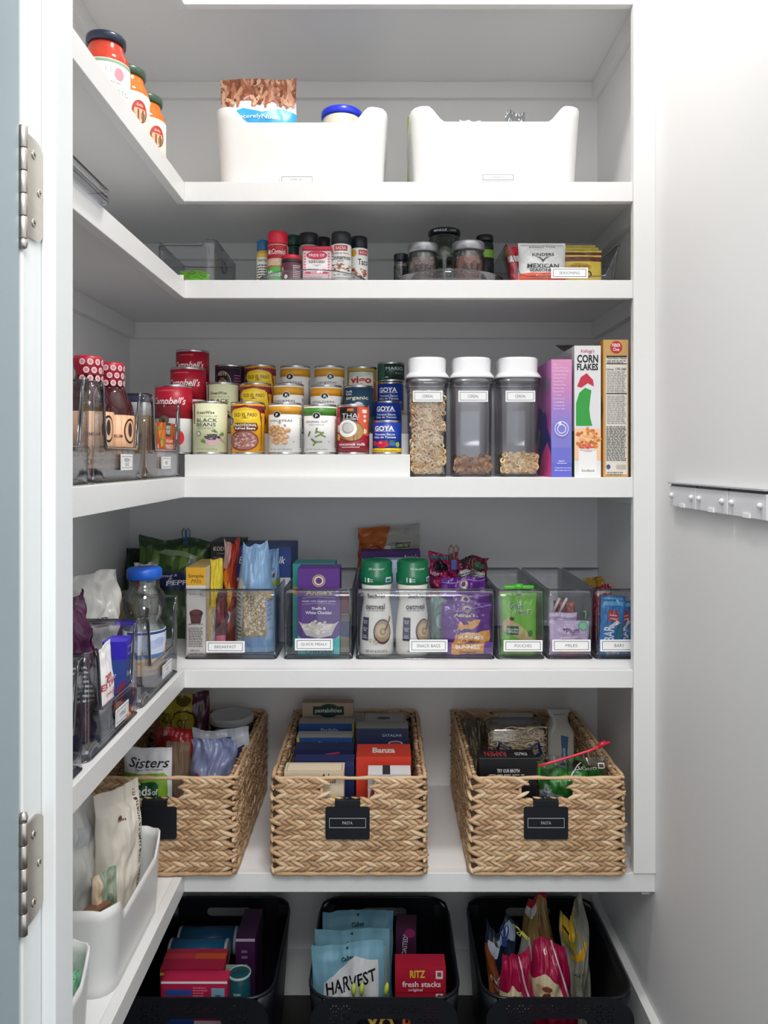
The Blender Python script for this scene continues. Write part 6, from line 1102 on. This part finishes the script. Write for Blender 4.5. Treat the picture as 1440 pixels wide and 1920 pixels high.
# right basket contents
pouchpx('cracker_bag', 'dark blue and orange bag with white lettering at the left of the right floor basket', 916, 974, 1745, 1.735, zf0, .06, '#1c2436', vs([p([(.0, .0), (.5, 0), (.4, .5), (.2, .9), (0, .7)], '#7a4024'), t('CRAC', .50, .36, .80, .13, '#c8ccd0', b=.03), p([(.3, .9), (.9, .95), (.95, .75), (.6, .7)], '#8a98a8'), e(.25, .78, .2, .08, '#9aa4b0')], .55), seed=181, wr=.014, topn=.16, rough=.25)
clip('bag_clip', 'blue wire clip on the dark bag in the right floor basket', PX(945, 1.72), 1.715, PZ(1762, 1.72), '#1c2c6c', '#1c2c6c', .9)
pouchpx('cone_bag', 'tall tan ice cream cone bag with red tip in the right floor basket', 968, 1056, 1692, 1.845, zf0, .085, '#94784a', vs([r(0, .92, 1, 1, '#a01c38'), p([(.0, .86), (.45, .86), (.45, .93), (.0, .93)], '#c8c8c4'), p([(.0, .3), (.28, .5), (.2, .7), (0, .66)], '#c4c4c0'), p([(.3, .2), (.55, .8), (.7, .78), (.8, .2)], '#7c5c38')], .35), seed=182, wr=.012, topn=.05, pinch=.62, rough=.3)
b = B()
for a in range(3):
    b.tube([(0, 0, 0), (.014 * math.cos(a * 2 + 2), -.004, .014 * math.sin(a * 2 + 1)), (.020 * math.cos(a * 2 + 2.6), -.004, .020 * math.sin(a * 2 + 1.5)), (.002, 0, .002)], .0017, M('#b8b44c', .45), 6)
tag(obj('twist_tie', b, None, (PX(976, 1.745), 1.745, PZ(1748, 1.745))), 'yellow twist tie loop left of the tan cone bag', 'twist tie')
bag_it = lambda: vs([p([(.0, .0), (.80, 0), (.62, .34), (.30, .46), (0, .30)], '#cdbf9c'), e(.32, .22, .20, .07, '#b8a47c'), e(.34, .24, .12, .04, '#6a3a2c'), p([(.2, .08), (.45, .10), (.40, .2), (.28, .18)], '#5a2c24'), t('Gr', .66, .30, .10, .05, '#5a4a30', sh=.3), p([(.55, .98), (.60, .98), (.93, .0), (.88, .0)], '#d8ccd0'), p([(.40, .95), (.42, .95), (.62, .5), (.60, .5)], '#c85c80')], .68)
pouchpx('cookie_bag', 'glossy pink cookie bag with white stripe at the left front of the right floor basket', 930, 1010, 1796, 1.69, zf0, .06, '#a01843', bag_it(), seed=183, wr=.010, topn=.08, pinch=.35, rough=.18)
pouchpx('cookie_bag', 'glossy pink cookie bag with white stripe at the middle of the right floor basket', 984, 1092, 1786, 1.725, zf0, .07, '#a01843', bag_it(), seed=184, wr=.012, topn=.08, pinch=.45, rough=.18)
pouchpx('snack_bag', 'crumpled silver and yellow bag at the right of the right floor basket', 1044, 1112, 1706, 1.83, zf0, .05, '#8c8c80', vs([p([(.0, .80), (.6, .82), (.75, .98), (.1, 1)], '#c8a01c'), e(.25, .88, .12, .03, '#2c2414'), p([(.3, .58), (.9, .52), (.8, .60), (.4, .66)], '#c8981c'), p([(.1, .70), (.7, .72), (.7, .80), (.1, .78)], '#a8941c'), t('lay', .6, .42, .3, .05, '#3a3a34', sh=.4, b=-.01)], .4), seed=185, wr=.018, topn=.2, pinch=.4, rough=.22)
